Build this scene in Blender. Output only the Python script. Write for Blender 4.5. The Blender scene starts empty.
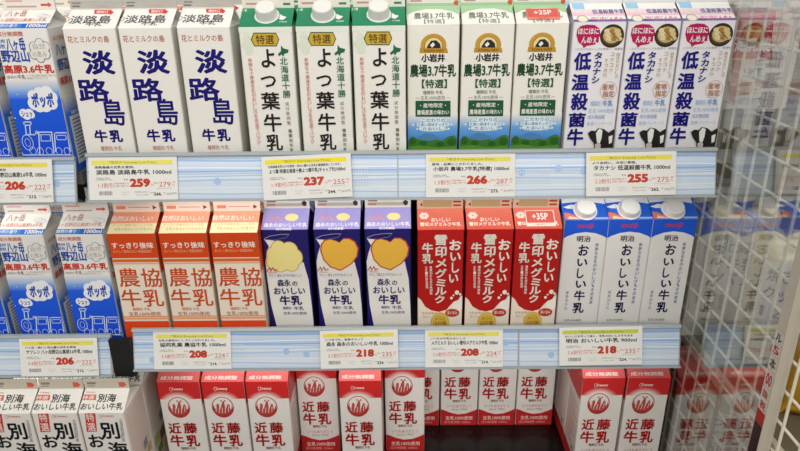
import bpy, math, random
from mathutils import Vector, Matrix

# ------------------------------------------------------------------ camera
scene = bpy.context.scene
COL = scene.collection
cam_data = bpy.data.cameras.new('camera')
cam_data.sensor_width = 36.0
cam_data.lens = 36.0 * 638.5 / 800.0
cam_data.clip_start = 0.02
cam = bpy.data.objects.new('camera', cam_data)
COL.objects.link(cam)
PITCH, YAW, ROLL = math.radians(21.888), math.radians(-0.461), math.radians(-0.661)
fwd = Vector((math.sin(YAW) * math.cos(PITCH), math.cos(YAW) * math.cos(PITCH), -math.sin(PITCH)))
rgt = Vector((math.cos(YAW), -math.sin(YAW), 0))
upv = rgt.cross(fwd)
r2 = math.cos(ROLL) * rgt + math.sin(ROLL) * upv
u2 = -math.sin(ROLL) * rgt + math.cos(ROLL) * upv
cam.matrix_world = Matrix(((r2.x, u2.x, -fwd.x, 0), (r2.y, u2.y, -fwd.y, -0.883),
                           (r2.z, u2.z, -fwd.z, 1.45), (0, 0, 0, 1)))
scene.camera = cam
# ------------------------------------------------------------------ world and lamps
world = bpy.data.worlds.new('shop_surroundings')
scene.world = world
world.use_nodes = True
bg = world.node_tree.nodes['Background']
bg.inputs[0].default_value = (1.0, 0.97, 0.93, 1)
bg.inputs[1].default_value = 0.30


def area(name, loc, target, sx, sy, power, col=(1, .97, .92)):
    l = bpy.data.lights.new(name, 'AREA')
    l.shape = 'RECTANGLE'
    l.size, l.size_y, l.energy, l.color = sx, sy, power, col
    o = bpy.data.objects.new(name, l)
    COL.objects.link(o)
    o.location = loc
    o.rotation_euler = (Vector(target) - Vector(loc)).to_track_quat('-Z', 'Y').to_euler()
    return o


area('near_aisle_ceiling_light', (0.0, -1.7, 2.75), (0, -0.2, 0.9), 3.2, 0.6, 10)
area('far_aisle_ceiling_light', (0.0, -3.7, 2.75), (0, -0.2, 0.8), 4.0, 0.8, 60)
area('shelf_canopy_light', (0.0, -0.30, 2.05), (0, 0.05, 1.3), 1.8, 0.10, 4)
scene.view_settings.view_transform = 'Standard'
scene.view_settings.look = 'None'
scene.view_settings.gamma = 1.0
scene.view_settings.exposure = 0.04
try:
    scene.view_settings.use_curve_mapping = False
except Exception:
    pass


# ------------------------------------------------------------------ materials
def lin(h):
    r = []
    for i in (0, 2, 4):
        c = int(h[i:i + 2], 16) / 255.0
        r.append(c / 12.92 if c <= .04045 else ((c + .055) / 1.055) ** 2.4)
    return (r[0], r[1], r[2], 1.0)


def mat(name, h, rough=.5, metal=0.0, noise=.06, scale=40.0, bump=0.0, spec=.5, coat=0.0):
    m = bpy.data.materials.new(name)
    m.use_nodes = True
    nt = m.node_tree
    b = nt.nodes['Principled BSDF']
    b.inputs['Roughness'].default_value = rough
    b.inputs['Metallic'].default_value = metal
    b.inputs['Specular IOR Level'].default_value = spec
    b.inputs['Coat Weight'].default_value = coat
    tc = nt.nodes.new('ShaderNodeTexCoord')
    nz = nt.nodes.new('ShaderNodeTexNoise')
    nz.inputs['Scale'].default_value = scale
    nt.links.new(tc.outputs['Object'], nz.inputs['Vector'])
    mx = nt.nodes.new('ShaderNodeMix')
    mx.data_type = 'RGBA'
    c = lin(h)
    mx.inputs['A'].default_value = (c[0] * (1 - noise), c[1] * (1 - noise), c[2] * (1 - noise), 1)
    mx.inputs['B'].default_value = (min(1, c[0] * (1 + noise)), min(1, c[1] * (1 + noise)), min(1, c[2] * (1 + noise)), 1)
    nt.links.new(nz.outputs['Fac'], mx.inputs['Factor'])
    nt.links.new(mx.outputs['Result'], b.inputs['Base Color'])
    if bump:
        bp = nt.nodes.new('ShaderNodeBump')
        bp.inputs['Strength'].default_value = bump
        bp.inputs['Distance'].default_value = .002
        nt.links.new(nz.outputs['Fac'], bp.inputs['Height'])
        nt.links.new(bp.outputs['Normal'], b.inputs['Normal'])
    return m


def print_mat(name, rough, coat=0.0, noise=.03):
    """coated paper carrying printed inks (ink colour per printed area)"""
    m = bpy.data.materials.new(name)
    m.use_nodes = True
    nt = m.node_tree
    b = nt.nodes['Principled BSDF']
    b.inputs['Roughness'].default_value = rough
    b.inputs['Coat Weight'].default_value = coat
    b.inputs['Specular IOR Level'].default_value = .25
    at = nt.nodes.new('ShaderNodeAttribute')
    at.attribute_name = 'ink'
    tc = nt.nodes.new('ShaderNodeTexCoord')
    nz = nt.nodes.new('ShaderNodeTexNoise')
    nz.inputs['Scale'].default_value = 60
    nt.links.new(tc.outputs['Object'], nz.inputs['Vector'])
    mr = nt.nodes.new('ShaderNodeMapRange')
    mr.inputs['To Min'].default_value = 1 - noise
    mr.inputs['To Max'].default_value = 1 + noise
    nt.links.new(nz.outputs['Fac'], mr.inputs['Value'])
    mx = nt.nodes.new('ShaderNodeVectorMath')
    mx.operation = 'SCALE'
    nt.links.new(at.outputs['Color'], mx.inputs[0])
    nt.links.new(mr.outputs['Result'], mx.inputs['Scale'])
    nt.links.new(mx.outputs['Vector'], b.inputs['Base Color'])
    return m


M_CARTON = print_mat('printed_coated_carton', .40, .05)
M_CARD = print_mat('printed_price_card', .5)
M_STRIP = print_mat('printed_strip_under_plastic', .22, .3)
M_CAP = mat('white_cap_plastic', 'efeeea', .35, noise=.01)
M_RAIL = mat('pale_grey_plastic', 'a3abae', .3, noise=.02)
M_DECK = mat('grey_shelf_steel', '6b6d6c', .45)
M_BACK = mat('black_case_lining', '0b0b0b', .6)
M_WIRE = mat('cream_coated_wire', 'f4ecd8', .35, noise=.03)
M_POST = mat('cream_painted_steel', 'c9c2b2', .35, noise=.03)
M_MAT = mat('dark_brown_rubber_mat', '150e0d', .22, noise=.3, scale=8, spec=.35)
M_FLOOR = mat('beige_vinyl_floor', 'b7ab97', .5, noise=.06, scale=6)
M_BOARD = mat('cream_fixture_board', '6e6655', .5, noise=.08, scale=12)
M_GOLD = mat('amber_snack_film', 'b98e22', .22, noise=.5, scale=45, bump=.6, coat=.4)
M_CLEAR = mat('pale_crinkled_film', 'c6b98c', .2, noise=.35, scale=60, bump=.8, coat=.5)

m = bpy.data.materials.new('clear_acrylic_sheet')
m.use_nodes = True
nt = m.node_tree
nt.nodes.clear()
o_ = nt.nodes.new('ShaderNodeOutputMaterial')
mix = nt.nodes.new('ShaderNodeMixShader')
tr = nt.nodes.new('ShaderNodeBsdfTransparent')
gl = nt.nodes.new('ShaderNodeBsdfGlossy')
gl.inputs['Roughness'].default_value = .012
tr.inputs['Color'].default_value = (.93, .95, .95, 1)
fr = nt.nodes.new('ShaderNodeLayerWeight')
fr.inputs['Blend'].default_value = .5
mrr = nt.nodes.new('ShaderNodeMapRange')
mrr.inputs['From Min'].default_value = 0.30
mrr.inputs['From Max'].default_value = .75
mrr.inputs['To Min'].default_value = .08
mrr.inputs['To Max'].default_value = .46
nt.links.new(fr.outputs['Facing'], mrr.inputs['Value'])
nt.links.new(mrr.outputs['Result'], mix.inputs['Fac'])
nt.links.new(tr.outputs[0], mix.inputs[1])
nt.links.new(gl.outputs[0], mix.inputs[2])
nt.links.new(mix.outputs[0], o_.inputs['Surface'])
M_ACRYL = m
m = bpy.data.materials.new('lit_led_diffuser')
m.use_nodes = True
m.node_tree.nodes['Principled BSDF'].inputs['Emission Color'].default_value = (1, .97, .92, 1)
m.node_tree.nodes['Principled BSDF'].inputs['Emission Strength'].default_value = 4.0
M_LED = m


# ------------------------------------------------------------------ mesh helpers
class MB:
    """collects faces with an ink colour per corner, then links them as ONE mesh object"""

    def __init__(self):
        self.v, self.f, self.c = [], [], []

    def face(self, pts, cols):
        n = len(self.v)
        self.v += [tuple(p) for p in pts]
        self.f.append(tuple(range(n, n + len(pts))))
        if isinstance(cols, str):
            cols = [cols] * len(pts)
        self.c.append([lin(c) for c in cols])

    def box(self, x0, y0, z0, x1, y1, z1, col='ffffff'):
        p = [(x, y, z) for z in (z0, z1) for y in (y0, y1) for x in (x0, x1)]
        for q in ((0, 2, 3, 1), (4, 5, 7, 6), (0, 1, 5, 4), (2, 6, 7, 3), (0, 4, 6, 2), (1, 3, 7, 5)):
            self.face([p[i] for i in q], col)

    def prism(self, prof, x0, x1, col='ffffff'):
        """profile of (y,z) points extruded along x"""
        n = len(prof)
        self.face([(x0, y, z) for y, z in prof], col)
        self.face([(x1, y, z) for y, z in reversed(prof)], col)
        for i in range(n):
            a, b = prof[i], prof[(i + 1) % n]
            self.face([(x0, a[0], a[1]), (x1, a[0], a[1]), (x1, b[0], b[1]), (x0, b[0], b[1])], col)

    def tube(self, p, q, r, n=8, col='ffffff', r1=None):
        p, q = Vector(p), Vector(q)
        r1 = r if r1 is None else r1
        d = (q - p).normalized()
        a = d.orthogonal().normalized()
        b = d.cross(a)
        A = [p + r * (a * math.cos(t) + b * math.sin(t)) for t in [2 * math.pi * i / n for i in range(n)]]
        B = [q + r1 * (a * math.cos(t) + b * math.sin(t)) for t in [2 * math.pi * i / n for i in range(n)]]
        for i in range(n):
            j = (i + 1) % n
            self.face([A[i], A[j], B[j], B[i]], col)
        self.face(list(reversed(A)), col)
        self.face(B, col)

    def build(self, name, material, parent=None, smooth=False, loc=None, weld=False):
        me = bpy.data.meshes.new(name)
        me.from_pydata(self.v, [], self.f)
        ca = me.color_attributes.new('ink', 'FLOAT_COLOR', 'CORNER')
        flat = [x for fc in self.c for c in fc for x in c]
        ca.data.foreach_set('color', flat)
        if weld:
            import bmesh
            bm = bmesh.new()
            bm.from_mesh(me)
            bmesh.ops.remove_doubles(bm, verts=bm.verts, dist=1e-6)
            bm.to_mesh(me)
            bm.free()
        me.materials.append(material)
        if smooth:
            for p in me.polygons:
                p.use_smooth = True
        o = bpy.data.objects.new(name, me)
        COL.objects.link(o)
        if parent:
            o.parent = parent
        if loc:
            o.location = loc
        return o


_glyphs = {}


def glyphs(s, bold=0.0):
    """outline of a piece of writing as filled 2D faces scaled to the unit box; bold thickens every stroke"""
    k = (s, bold)
    if k in _glyphs:
        return _glyphs[k]
    cu = bpy.data.curves.new('writing', 'FONT')
    cu.body = s
    cu.resolution_u = 2
    cu.fill_mode = 'FRONT'
    o = bpy.data.objects.new('writing', cu)
    COL.objects.link(o)
    dg = bpy.context.evaluated_depsgraph_get()
    dg.update()
    ev = o.evaluated_get(dg)
    me = ev.to_mesh()
    vs = [(v.co.x, v.co.y) for v in me.vertices]
    fs = [tuple(p.vertices) for p in me.polygons]
    ev.to_mesh_clear()
    bpy.data.objects.remove(o)
    bpy.data.curves.remove(cu)
    if bold and vs:
        cnt = {}
        for f in fs:
            for i in range(len(f)):
                e = (f[i - 1], f[i])
                cnt[frozenset(e)] = cnt.get(frozenset(e), []) + [e]
        for es in cnt.values():
            if len(es) == 1:
                (x0, y0), (x1, y1) = vs[es[0][0]], vs[es[0][1]]
                d = math.hypot(x1 - x0, y1 - y0)
                if d < 1e-6:
                    continue
                r = bold * .72
                ux, uy = (x1 - x0) / d * r, (y1 - y0) / d * r
                n = len(vs)
                # outward side of the edge (faces run counter-clockwise), rounded ends
                vs += [(x0 - ux * .7, y0 - uy * .7), (x0 - ux * .45 + uy * .8, y0 - uy * .45 - ux * .8), (x0 + uy, y0 - ux), (x1 + uy, y1 - ux),
                       (x1 + ux * .45 + uy * .8, y1 + uy * .45 - ux * .8), (x1 + ux * .7, y1 + uy * .7)]
                fs.append(tuple(range(n, n + 6)))
    if vs:
        x0, x1 = min(v[0] for v in vs), max(v[0] for v in vs)
        y0, y1 = min(v[1] for v in vs), max(v[1] for v in vs)
        w, h = max(x1 - x0, 1e-6), max(y1 - y0, 1e-6)
        vs = [((x - x0) / w - .5, (y - y0) / h - .5) for x, y in vs]
    _glyphs[k] = (vs, fs)
    return _glyphs[k]


def ink_text(mb, fmap, s, cx, cy, w, h, col, bold, e):
    if len(s) == 1 and s in 'し一ー―':
        pass
    vs, fs = glyphs(s, bold)
    P = [fmap(cx + x * w, cy + y * h, e) for x, y in vs]
    n = len(mb.v)
    c = lin(col)
    mb.v += P
    for f in fs:
        mb.f.append(tuple(i + n for i in f))
        mb.c.append([c] * len(f))


def ink(mb, fmap, el, e):
    """lay one printed element on a face; el comes in millimetres of that face"""
    k = el[0]
    if k == 't':
        ink_text(mb, fmap, el[2], el[3], el[4], el[5], el[6], el[7], el[8], e)
    elif k == 'r':
        _, _, x0, y0, x1, y1, c0, c1 = el
        mb.face([fmap(x0, y0, e), fmap(x1, y0, e), fmap(x1, y1, e), fmap(x0, y1, e)], [c0, c0, c1, c1])
    elif k == 'p':
        pts = clip(el[2], fmap.bounds)
        if len(pts) > 2:
            mb.face([fmap(x, y, e) for x, y in pts], el[3])
    elif k == 'e':
        _, _, cx, cy, rx, ry, c, w = el
        N = 28
        T = [2 * math.pi * i / N for i in range(N)]
        if not w:
            pts = clip([(cx + rx * math.cos(t), cy + ry * math.sin(t)) for t in T], fmap.bounds)
            if len(pts) > 2:
                mb.face([fmap(x, y, e) for x, y in pts], c)
        else:
            b = fmap.bounds
            cl = lambda x, y: fmap(min(max(x, b[0]), b[1]), min(max(y, b[2]), b[3]), e)
            A = [cl(cx + rx * math.cos(t), cy + ry * math.sin(t)) for t in T]
            B = [cl(cx + (rx - w) * math.cos(t), cy + (ry - w) * math.sin(t)) for t in T]
            for i in range(N):
                j = (i + 1) % N
                mb.face([A[i], A[j], B[j], B[i]], c)
    elif k == 'l':
        _, _, pts, w, c = el
        b = fmap.bounds
        for i in range(len(pts) - 1):
            (x0, y0), (x1, y1) = pts[i], pts[i + 1]
            d = math.hypot(x1 - x0, y1 - y0) or 1
            nx, ny = -(y1 - y0) / d * w / 2, (x1 - x0) / d * w / 2
            ex, ey = (x1 - x0) / d * w / 2, (y1 - y0) / d * w / 2
            q = [(x0 + nx - ex, y0 + ny - ey), (x0 - nx - ex, y0 - ny - ey), (x1 - nx + ex, y1 - ny + ey), (x1 + nx + ex, y1 + ny + ey)]
            q = clip(q, b)
            if len(q) > 2:
                mb.face([fmap(x, y, e) for x, y in q], c)


def clip(pts, b):
    """clip an outline to the face rectangle"""
    for ax, lim, sg in ((0, b[0], 1), (0, b[1], -1), (1, b[2], 1), (1, b[3], -1)):
        out = []
        for i in range(len(pts)):
            a, c = pts[i - 1], pts[i]
            ia, ic = (a[ax] - lim) * sg >= 0, (c[ax] - lim) * sg >= 0
            if ia != ic:
                t = (lim - a[ax]) / (c[ax] - a[ax])
                out.append((a[0] + (c[0] - a[0]) * t, a[1] + (c[1] - a[1]) * t))
            if ic:
                out.append(tuple(c))
        pts = out
        if not pts:
            break
    return pts


def empty(name, loc, label, cat, group=None):
    o = bpy.data.objects.new(name, None)
    COL.objects.link(o)
    o.empty_display_size = .03
    o.location = loc
    o['label'] = label
    o['category'] = cat
    if group:
        o['group'] = group
    return o


def tag(o, label, cat, group=None):
    o['label'] = label
    o['category'] = cat
    if group:
        o['group'] = group
    return o


def copy_tree(root, loc, label, rz=0.0):
    r = root.copy()
    COL.objects.link(r)
    r.location = loc
    r.rotation_euler = (0, 0, rz)
    r['label'] = label
    for ch in list(root.children):
        c = ch.copy()
        COL.objects.link(c)
        c.parent = r
        for g in list(ch.children):
            d = g.copy()
            COL.objects.link(d)
            d.parent = c
    return r


# printed designs millimetres on each face: f front, g front gable slope, n top fin, r right side, l left side
DESIGN = {
 'awaji': [
  ('t','f','花とミルクの島',-2.89,181.67,55.0,8.66,'b0603e',0.012),
  ('t','f','淡',5.11,151.52,41.63,31.79,'140c70',0.045),
  ('t','f','路',-8.63,114.5,42.3,31.75,'140c70',0.036),
  ('t','f','島',13.74,84.12,29.85,36.73,'140c70',0.024),
  ('t','f','牛',-10.07,51.19,18.22,17.96,'140c70',0.05),
  ('t','f','乳',11.03,50.98,18.36,17.96,'140c70',0.05),
  ('t','f','種類別 牛乳',1.37,33.46,29.93,6.51,'b0603e',0.0),
  ('t','g','淡路島',-2.78,19.29,55.13,17.27,'55545a',0.02),
  ('e','g',-36.08,19.88,5.05,5.4,'55545a',0.8),
  ('t','g','牛乳',4.61,9.56,21.36,8.52,'55545a',0.015),
  ('p','g',[(-3.18,40.0),(17.95,39.61),(17.42,41.62),(24.61,34.87),(20.91,28.38),(20.22,31.01),(-0.79,31.38)],'d8483a'),
  ('t','g','開封口',8.93,35.37,14.95,5.74,'f6f3ec',0.02),
  ('r','n',-35,1.5,35,12,'bdbab2','bdbab2'),  # grey of the shaded upright fin, painted in as a flat band
  ('r','n',-32,7.5,-20,9.5,'8a8880','8a8880'),
  ('r','n',-32,3.5,-22,5.5,'77756f','77756f'),
  ('r','n',5,4,14,5.5,'b5b2aa','b5b2aa'),
 ],
 'yotsuba': [
  ('r','g',-35,3,35,42,'2f8a63','2f8a63'),
  ('r','f',-35,188,35,195,'e9efe2','e9efe2'),
  ('e','f',-25,181,5.5,5.5,'dfe8d2',0),
  ('e','f',-28,172,5.5,5.5,'dfe8d2',0),
  ('e','f',-21,173,5.5,5.5,'dfe8d2',0),
  ('e','f',-24,165,5.5,5.5,'dfe8d2',0),
  ('r','f',15,0,35,45,'cfe0bf','f3f1ea'),
  ('p','f',[(-15.73,187.82),(13.92,187.51),(17.59,179.09),(13.54,170.17),(-16.2,170.47),(-20.16,178.97)],'3f5a2c'),
  ('p','f',[(-15.19,186.55),(13.29,186.25),(16.26,178.97),(12.97,171.33),(-15.56,171.62),(-18.57,178.95)],'cfae3c'),
  ('t','f','特選',-1.36,178.9,23.81,11.98,'5a3a14',0.02),
  ('p','f',[(19.23,171.52),(21.98,167.64),(29.14,165.63),(27.78,161.77),(23.02,160.52),(21.11,156.64),(18.97,159.91),(16.09,157.35),(14.03,159.96),(18.61,163.8)],'1f6a48'),
  ('t','f','よ',0.48,154.58,18.72,24.09,'1e1c1c',0.028),
  ('t','f','つ',-1.38,124.22,20.59,15.37,'1e1c1c',0.028),
  ('t','f','葉',-1.02,97.83,25.35,23.93,'1e1c1c',0.028),
  ('t','f','牛',-0.5,67.67,24.43,25.25,'1e1c1c',0.028),
  ('t','f','乳',-0.28,39.61,23.17,23.7,'1e1c1c',0.028),
  ('t','f','北',21.32,150.77,10.18,9.93,'1f6a48',0.02),
  ('t','f','海',21.48,140.0,10.22,10.02,'1f6a48',0.02),
  ('t','f','道',21.64,129.13,10.27,10.12,'1f6a48',0.02),
  ('t','f','十',21.81,118.15,10.32,10.21,'1f6a48',0.02),
  ('t','f','勝',21.98,107.07,10.37,10.31,'1f6a48',0.02),
  ('t','f','新',-23.55,152.54,5.22,5.09,'c25a48',0.0),
  ('t','f','鮮',-23.48,146.89,5.23,5.11,'c25a48',0.0),
  ('t','f','な',-23.42,141.21,5.25,5.14,'c25a48',0.0),
  ('t','f','十',-23.35,135.5,5.26,5.16,'c25a48',0.0),
  ('t','f','勝',-23.28,129.77,5.27,5.19,'c25a48',0.0),
  ('t','f','産',-23.22,124.0,5.29,5.22,'c25a48',0.0),
  ('t','f','生',-23.15,118.21,5.3,5.24,'c25a48',0.0),
  ('t','f','乳',-23.08,112.39,5.31,5.27,'c25a48',0.0),
  ('t','f','の',-23.01,106.54,5.33,5.29,'c25a48',0.0),
  ('t','f','お',-22.94,100.66,5.34,5.32,'c25a48',0.0),
  ('t','f','い',-22.87,94.75,5.35,5.35,'c25a48',0.0),
  ('t','f','し',-22.8,88.81,5.37,5.38,'c25a48',0.0),
  ('t','f','さ',-22.73,82.84,5.38,5.4,'c25a48',0.0),
  ('t','f','を',-22.66,76.84,5.39,5.43,'c25a48',0.0),
  ('t','f','低',-22.59,70.81,5.41,5.46,'c25a48',0.0),
  ('t','f','温',-22.52,64.74,5.42,5.49,'c25a48',0.0),
  ('t','f','で',-22.45,58.65,5.43,5.51,'c25a48',0.0),
  ('t','f','パ',-22.37,52.53,5.45,5.54,'c25a48',0.0),
  ('t','f','ッ',-22.3,46.37,5.46,5.57,'c25a48',0.0),
  ('t','f','ク',-22.23,40.18,5.48,5.6,'c25a48',0.0),
  ('t','f','成',21.65,93.83,4.94,4.94,'66645e',0.0),
  ('t','f','分',21.73,87.29,4.95,4.97,'66645e',0.0),
  ('t','f','無',21.81,80.72,4.97,4.99,'66645e',0.0),
  ('t','f','調',21.9,74.1,4.98,5.02,'66645e',0.0),
  ('t','f','整',21.98,67.45,5.0,5.05,'66645e',0.0),
  ('t','f','種',22.81,56.16,5.02,5.1,'4a5a4a',0.015),
  ('t','f','類',22.93,49.4,5.03,5.13,'4a5a4a',0.015),
  ('t','f','別',23.05,42.61,5.05,5.16,'4a5a4a',0.015),
  ('t','f','牛',23.18,35.78,5.06,5.19,'4a5a4a',0.015),
  ('t','f','乳',23.3,28.91,5.08,5.22,'4a5a4a',0.015),
  ('t','g','よつ葉',-32.59,35.83,8.11,5.51,'e4efe6',0.02),
  ('p','g',[(17.59,26.73),(21.4,22.33),(26.23,20.73),(24.63,16.89),(20.97,13.75),(16.75,15.96)],'f6f3ec'),
  ('t','g','北海道産',22.69,10.0,10.61,3.19,'f6f3ec',0.0),
  ('r','n',-35,0,35,16.5,'e9e3d8','e9e3d8'),
  ('r','n',-30,10,0,12,'a8a49c','a8a49c'),
  ('r','n',-30,4,-14,6.5,'c2958a','c2958a'),
  ('r','n',20,3,30,6,'2f8a63','2f8a63'),
 ],
 'koiwai': [
  ('r','g',-35,20,35,42,'a9cfa4','a9cfa4'),
  ('p','g',[(-35,0),(35,0),(35,22),(25,29),(10,34),(-10,34),(-25,29),(-35,22)],'f5f3ea'),
  ('t','g','農場3.7牛乳',1.06,19.42,53.9,14.2,'59685a',0.02),
  ('t','g','【特選】',1.25,7.17,27.39,9.02,'6d7a6c',0.01),
  ('e','f',0.25,167.27,17.5,15.65,'c99a34',0),
  ('e','f',0.39,166.95,12.25,11.41,'7a5a20',0),
  ('e','f',0.39,166.95,11.58,10.76,'e9d9a4',0),
  ('p','f',[(-8.5,166.06),(-3.17,173.81),(3.54,174.39),(8.96,169.79),(10.4,163.25),(-8.48,162.14)],'2b2620'),
  ('p','f',[(-4.47,167.97),(-0.46,171.84),(2.25,168.56),(-1.75,164.68)],'f2efe6'),
  ('p','f',[(-17.92,164.2),(18.47,163.82),(19.94,157.25),(-18.59,157.65)],'c0902c'),
  ('t','f','KOIWAI FARM',0.64,160.8,26.32,3.54,'5a3a10',0.02),
  ('p','f',[(-19.27,157.65),(19.94,157.25),(20.08,148.67),(-19.27,149.07)],'f1efe6'),
  ('t','f','小岩井',-0.08,151.32,32.12,10.97,'1e1c1c',0.06),
  ('t','f','農場3.7牛乳',-0.14,134.35,62.81,17.17,'224a2c',0.04),
  ('t','f','【特選】',1.94,116.55,34.67,12.39,'2a5a34',0.03),
  ('t','f','種類別 牛乳',0.11,104.73,27.65,5.23,'6d7a6c',0.01),
  ('t','f','― 生乳100%使用 ―',-0.17,97.49,47.85,5.4,'6d7a6c',0.0),
  ('r','f',-35,55,35,75,'6aa8e4','f1efe6'),
  ('r','f',-35,30,35,55,'2a78d0','6aa8e4'),
  ('r','f',-35,18,35,30,'8fc0ea','2a78d0'),
  ('p','f',[(-24.11,93.5),(24.52,93.02),(24.94,70.58),(-24.14,71.07)],'20593a'),
  ('t','f','・産地限定・',0.26,86.92,36.22,6.28,'f6f3ec',0.02),
  ('t','f','農場産直の味わい',0.35,77.18,44.76,7.04,'f6f3ec',0.02),
  ('e','f',1.15,65.85,18.97,3.7,'dcecf6',0),
  ('t','f','こだわりの',1.15,65.85,32.32,4.83,'2f6a8a',0.01),
  ('e','f',-0.21,59.74,28.88,3.71,'dcecf6',0),
  ('t','f','香り高い風味すっきりと',-0.21,59.74,52.13,4.86,'2f6a8a',0.01),
  ('e','f',0.55,53.72,24.01,3.73,'dcecf6',0),
  ('t','f','したおいしさ',0.55,53.72,42.37,4.88,'2f6a8a',0.01),
  ('p','f',[(-33.45,36.7),(-20.64,42.39),(-10.73,47.35),(-0.81,46.53),(12.03,39.89),(34.15,34.59),(34.41,22.87),(-33.52,23.52)],'4f86b8'),
  ('p','f',[(-34.16,36.71),(-30.58,42.49),(-26.32,43.17),(-22.06,39.5),(-16.38,37.99),(-3.57,36.41),(4.94,38.51),(13.5,36.24),(19.12,40.55),(24.74,43.39),(30.4,44.06),(34.31,40.4),(34.68,11.03),(-34.31,11.7)],'3f7a2c'),
  ('e','f',-28.47,35.92,4.98,5.1,'2c6420',0),
  ('e','f',27.04,34.66,6.4,5.83,'2c6420',0),
  ('e','f',-13.52,32.86,5.7,3.65,'2c6420',0),
  ('e','f',10.71,31.53,5.7,4.02,'2c6420',0),
  ('p','f',[(-34.21,27.94),(-17.79,29.98),(3.63,26.84),(33.57,28.75),(34.02,8.06),(-34.32,8.72)],'5c9434'),
  ('r','n',-35,0,35,4,'a9cfa4','a9cfa4'),
  ('r','n',-30,10,6,12,'a8a49c','a8a49c'),
  ('r','n',-30,6,-15,8,'c2958a','c2958a'),
  ('e','n',32.42,4.03,3.76,3.23,'d8603a',0),
 ],
 'takanashi': [
  ('r','g',-35,13,35,27,'f3c6d4','f5e6ea'),
  ('r','g',-35,0,35,5,'7b6ab0','7b6ab0'),
  ('r','g',-14,0.7,-6,4,'4a3f9a','4a3f9a'),
  ('t','g','ほにほにんめぇ',9.48,6.13,42.17,8.54,'d8709a',0.03),
  ('r','g',-32,28,-16,40,'9fd0ee','9fd0ee'),
  ('t','g','高梨乳業',-21.49,22.52,13.61,6.99,'f6f3ec',0.02),
  ('t','g','低温殺菌牛乳',14.2,21.43,43.28,9.59,'5a6a9a',0.03),
  ('e','g',-22.64,6.06,7.58,7.69,'b9a88a',0),
  ('e','g',-22.68,5.85,6.26,6.19,'f4ead8',0),
  ('p','f',[(-30.45,179.08),(-29.78,187.06),(-25.34,191.14),(-17.27,192.64),(-7.27,191.9),(-0.75,187.71),(2.14,178.74),(0.58,170.72),(-5.52,166.58),(-15.34,165.06),(-19.32,162.18),(-21.15,166.09),(-26.99,170.03)],'b8185c'),
  ('t','f','ほにほに',-14.66,184.03,27.54,7.67,'f6f3ec',0.04),
  ('t','f','んめぇ！',-10.87,172.93,24.34,8.71,'f6f3ec',0.04),
  ('e','f',17.24,177.62,15.96,15.1,'3a2c1e',0),
  ('e','f',17.36,177.94,13.47,12.2,'5a4630',0),
  ('e','f',17.27,178.58,11.8,10.27,'c9b27a',0),
  ('e','f',10.3,184.41,4.24,2.81,'e2d2a0',0),
  ('e','f',16.93,184.34,4.24,2.81,'a87f42',0),
  ('e','f',23.56,184.27,4.24,2.81,'d8c48c',0),
  ('e','f',12.02,179.28,4.25,2.82,'e2d2a0',0),
  ('e','f',18.67,179.21,4.25,2.82,'a87f42',0),
  ('e','f',25.32,179.14,4.25,2.82,'d8c48c',0),
  ('e','f',13.76,174.13,4.26,2.84,'e2d2a0',0),
  ('e','f',20.42,174.06,4.26,2.84,'a87f42',0),
  ('e','f',27.08,173.99,4.26,2.84,'d8c48c',0),
  ('l','f',[(10.96,184.4),(17.1,178.59),(23.23,175.31)],0.7,'efe4bc'),
  ('l','f',[(14.55,182.45),(20.38,176.63),(24.75,174.01)],0.7,'8a4a28'),
  ('l','f',[(18.15,180.5),(23.65,174.67),(26.27,172.71)],0.7,'6a7a30'),
  ('l','f',[(21.76,178.54),(26.94,172.7),(27.8,171.4)],0.7,'b8452c'),
  ('t','f','こだわりのおいしさを食卓へ\u3000調理例',1.23,161.15,63.66,2.93,'8a8494',0.0),
  ('t','f','低',-18.82,145.13,23.62,23.8,'16107e',0.045),
  ('t','f','温',-19.37,117.21,23.91,21.94,'16107e',0.045),
  ('t','f','殺',-18.25,90.74,23.07,24.23,'16107e',0.045),
  ('t','f','菌',-19.15,64.88,23.46,20.52,'16107e',0.045),
  ('t','f','牛',-19.4,40.54,22.86,24.55,'16107e',0.045),
  ('t','f','タ',1.43,152.3,10.23,9.2,'16107e',0.04),
  ('t','f','カ',1.81,141.62,10.27,9.28,'16107e',0.04),
  ('t','f','ナ',1.32,131.25,10.32,9.36,'16107e',0.04),
  ('t','f','シ',1.01,120.38,10.37,9.45,'16107e',0.04),
  ('t','f','自',28.06,153.86,4.3,4.2,'b08a50',0.0),
  ('t','f','然',28.21,149.04,4.31,4.21,'b08a50',0.0),
  ('t','f','の',28.37,144.21,4.32,4.23,'b08a50',0.0),
  ('t','f','お',28.52,139.36,4.33,4.25,'b08a50',0.0),
  ('t','f','い',28.67,134.48,4.34,4.27,'b08a50',0.0),
  ('t','f','し',28.83,129.59,4.35,4.29,'b08a50',0.0),
  ('t','f','さ',28.98,124.67,4.36,4.3,'b08a50',0.0),
  ('t','f','コ',20.0,153.94,4.84,4.72,'b08a50',0.0),
  ('t','f','ク',20.11,146.93,4.85,4.75,'b08a50',0.0),
  ('t','f','コ',20.23,139.88,4.87,4.78,'b08a50',0.0),
  ('t','f','ク',20.34,132.79,4.88,4.81,'b08a50',0.0),
  ('t','f','す',13.05,146.13,4.86,4.75,'b08a50',0.0),
  ('t','f','っ',13.08,139.51,4.87,4.78,'b08a50',0.0),
  ('t','f','き',13.11,132.86,4.88,4.81,'b08a50',0.0),
  ('t','f','り',13.14,126.18,4.9,4.84,'b08a50',0.0),
  ('e','f',19.94,105.95,11.53,12.16,'c08a5c',0.5),
  ('t','f','産地',19.08,110.59,15.75,8.17,'b5764a',0.02),
  ('t','f','指定',20.43,101.02,15.81,8.23,'b5764a',0.02),
  ('t','f','種類別',3.97,88.09,13.83,6.94,'8fb8e0',0.0),
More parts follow.
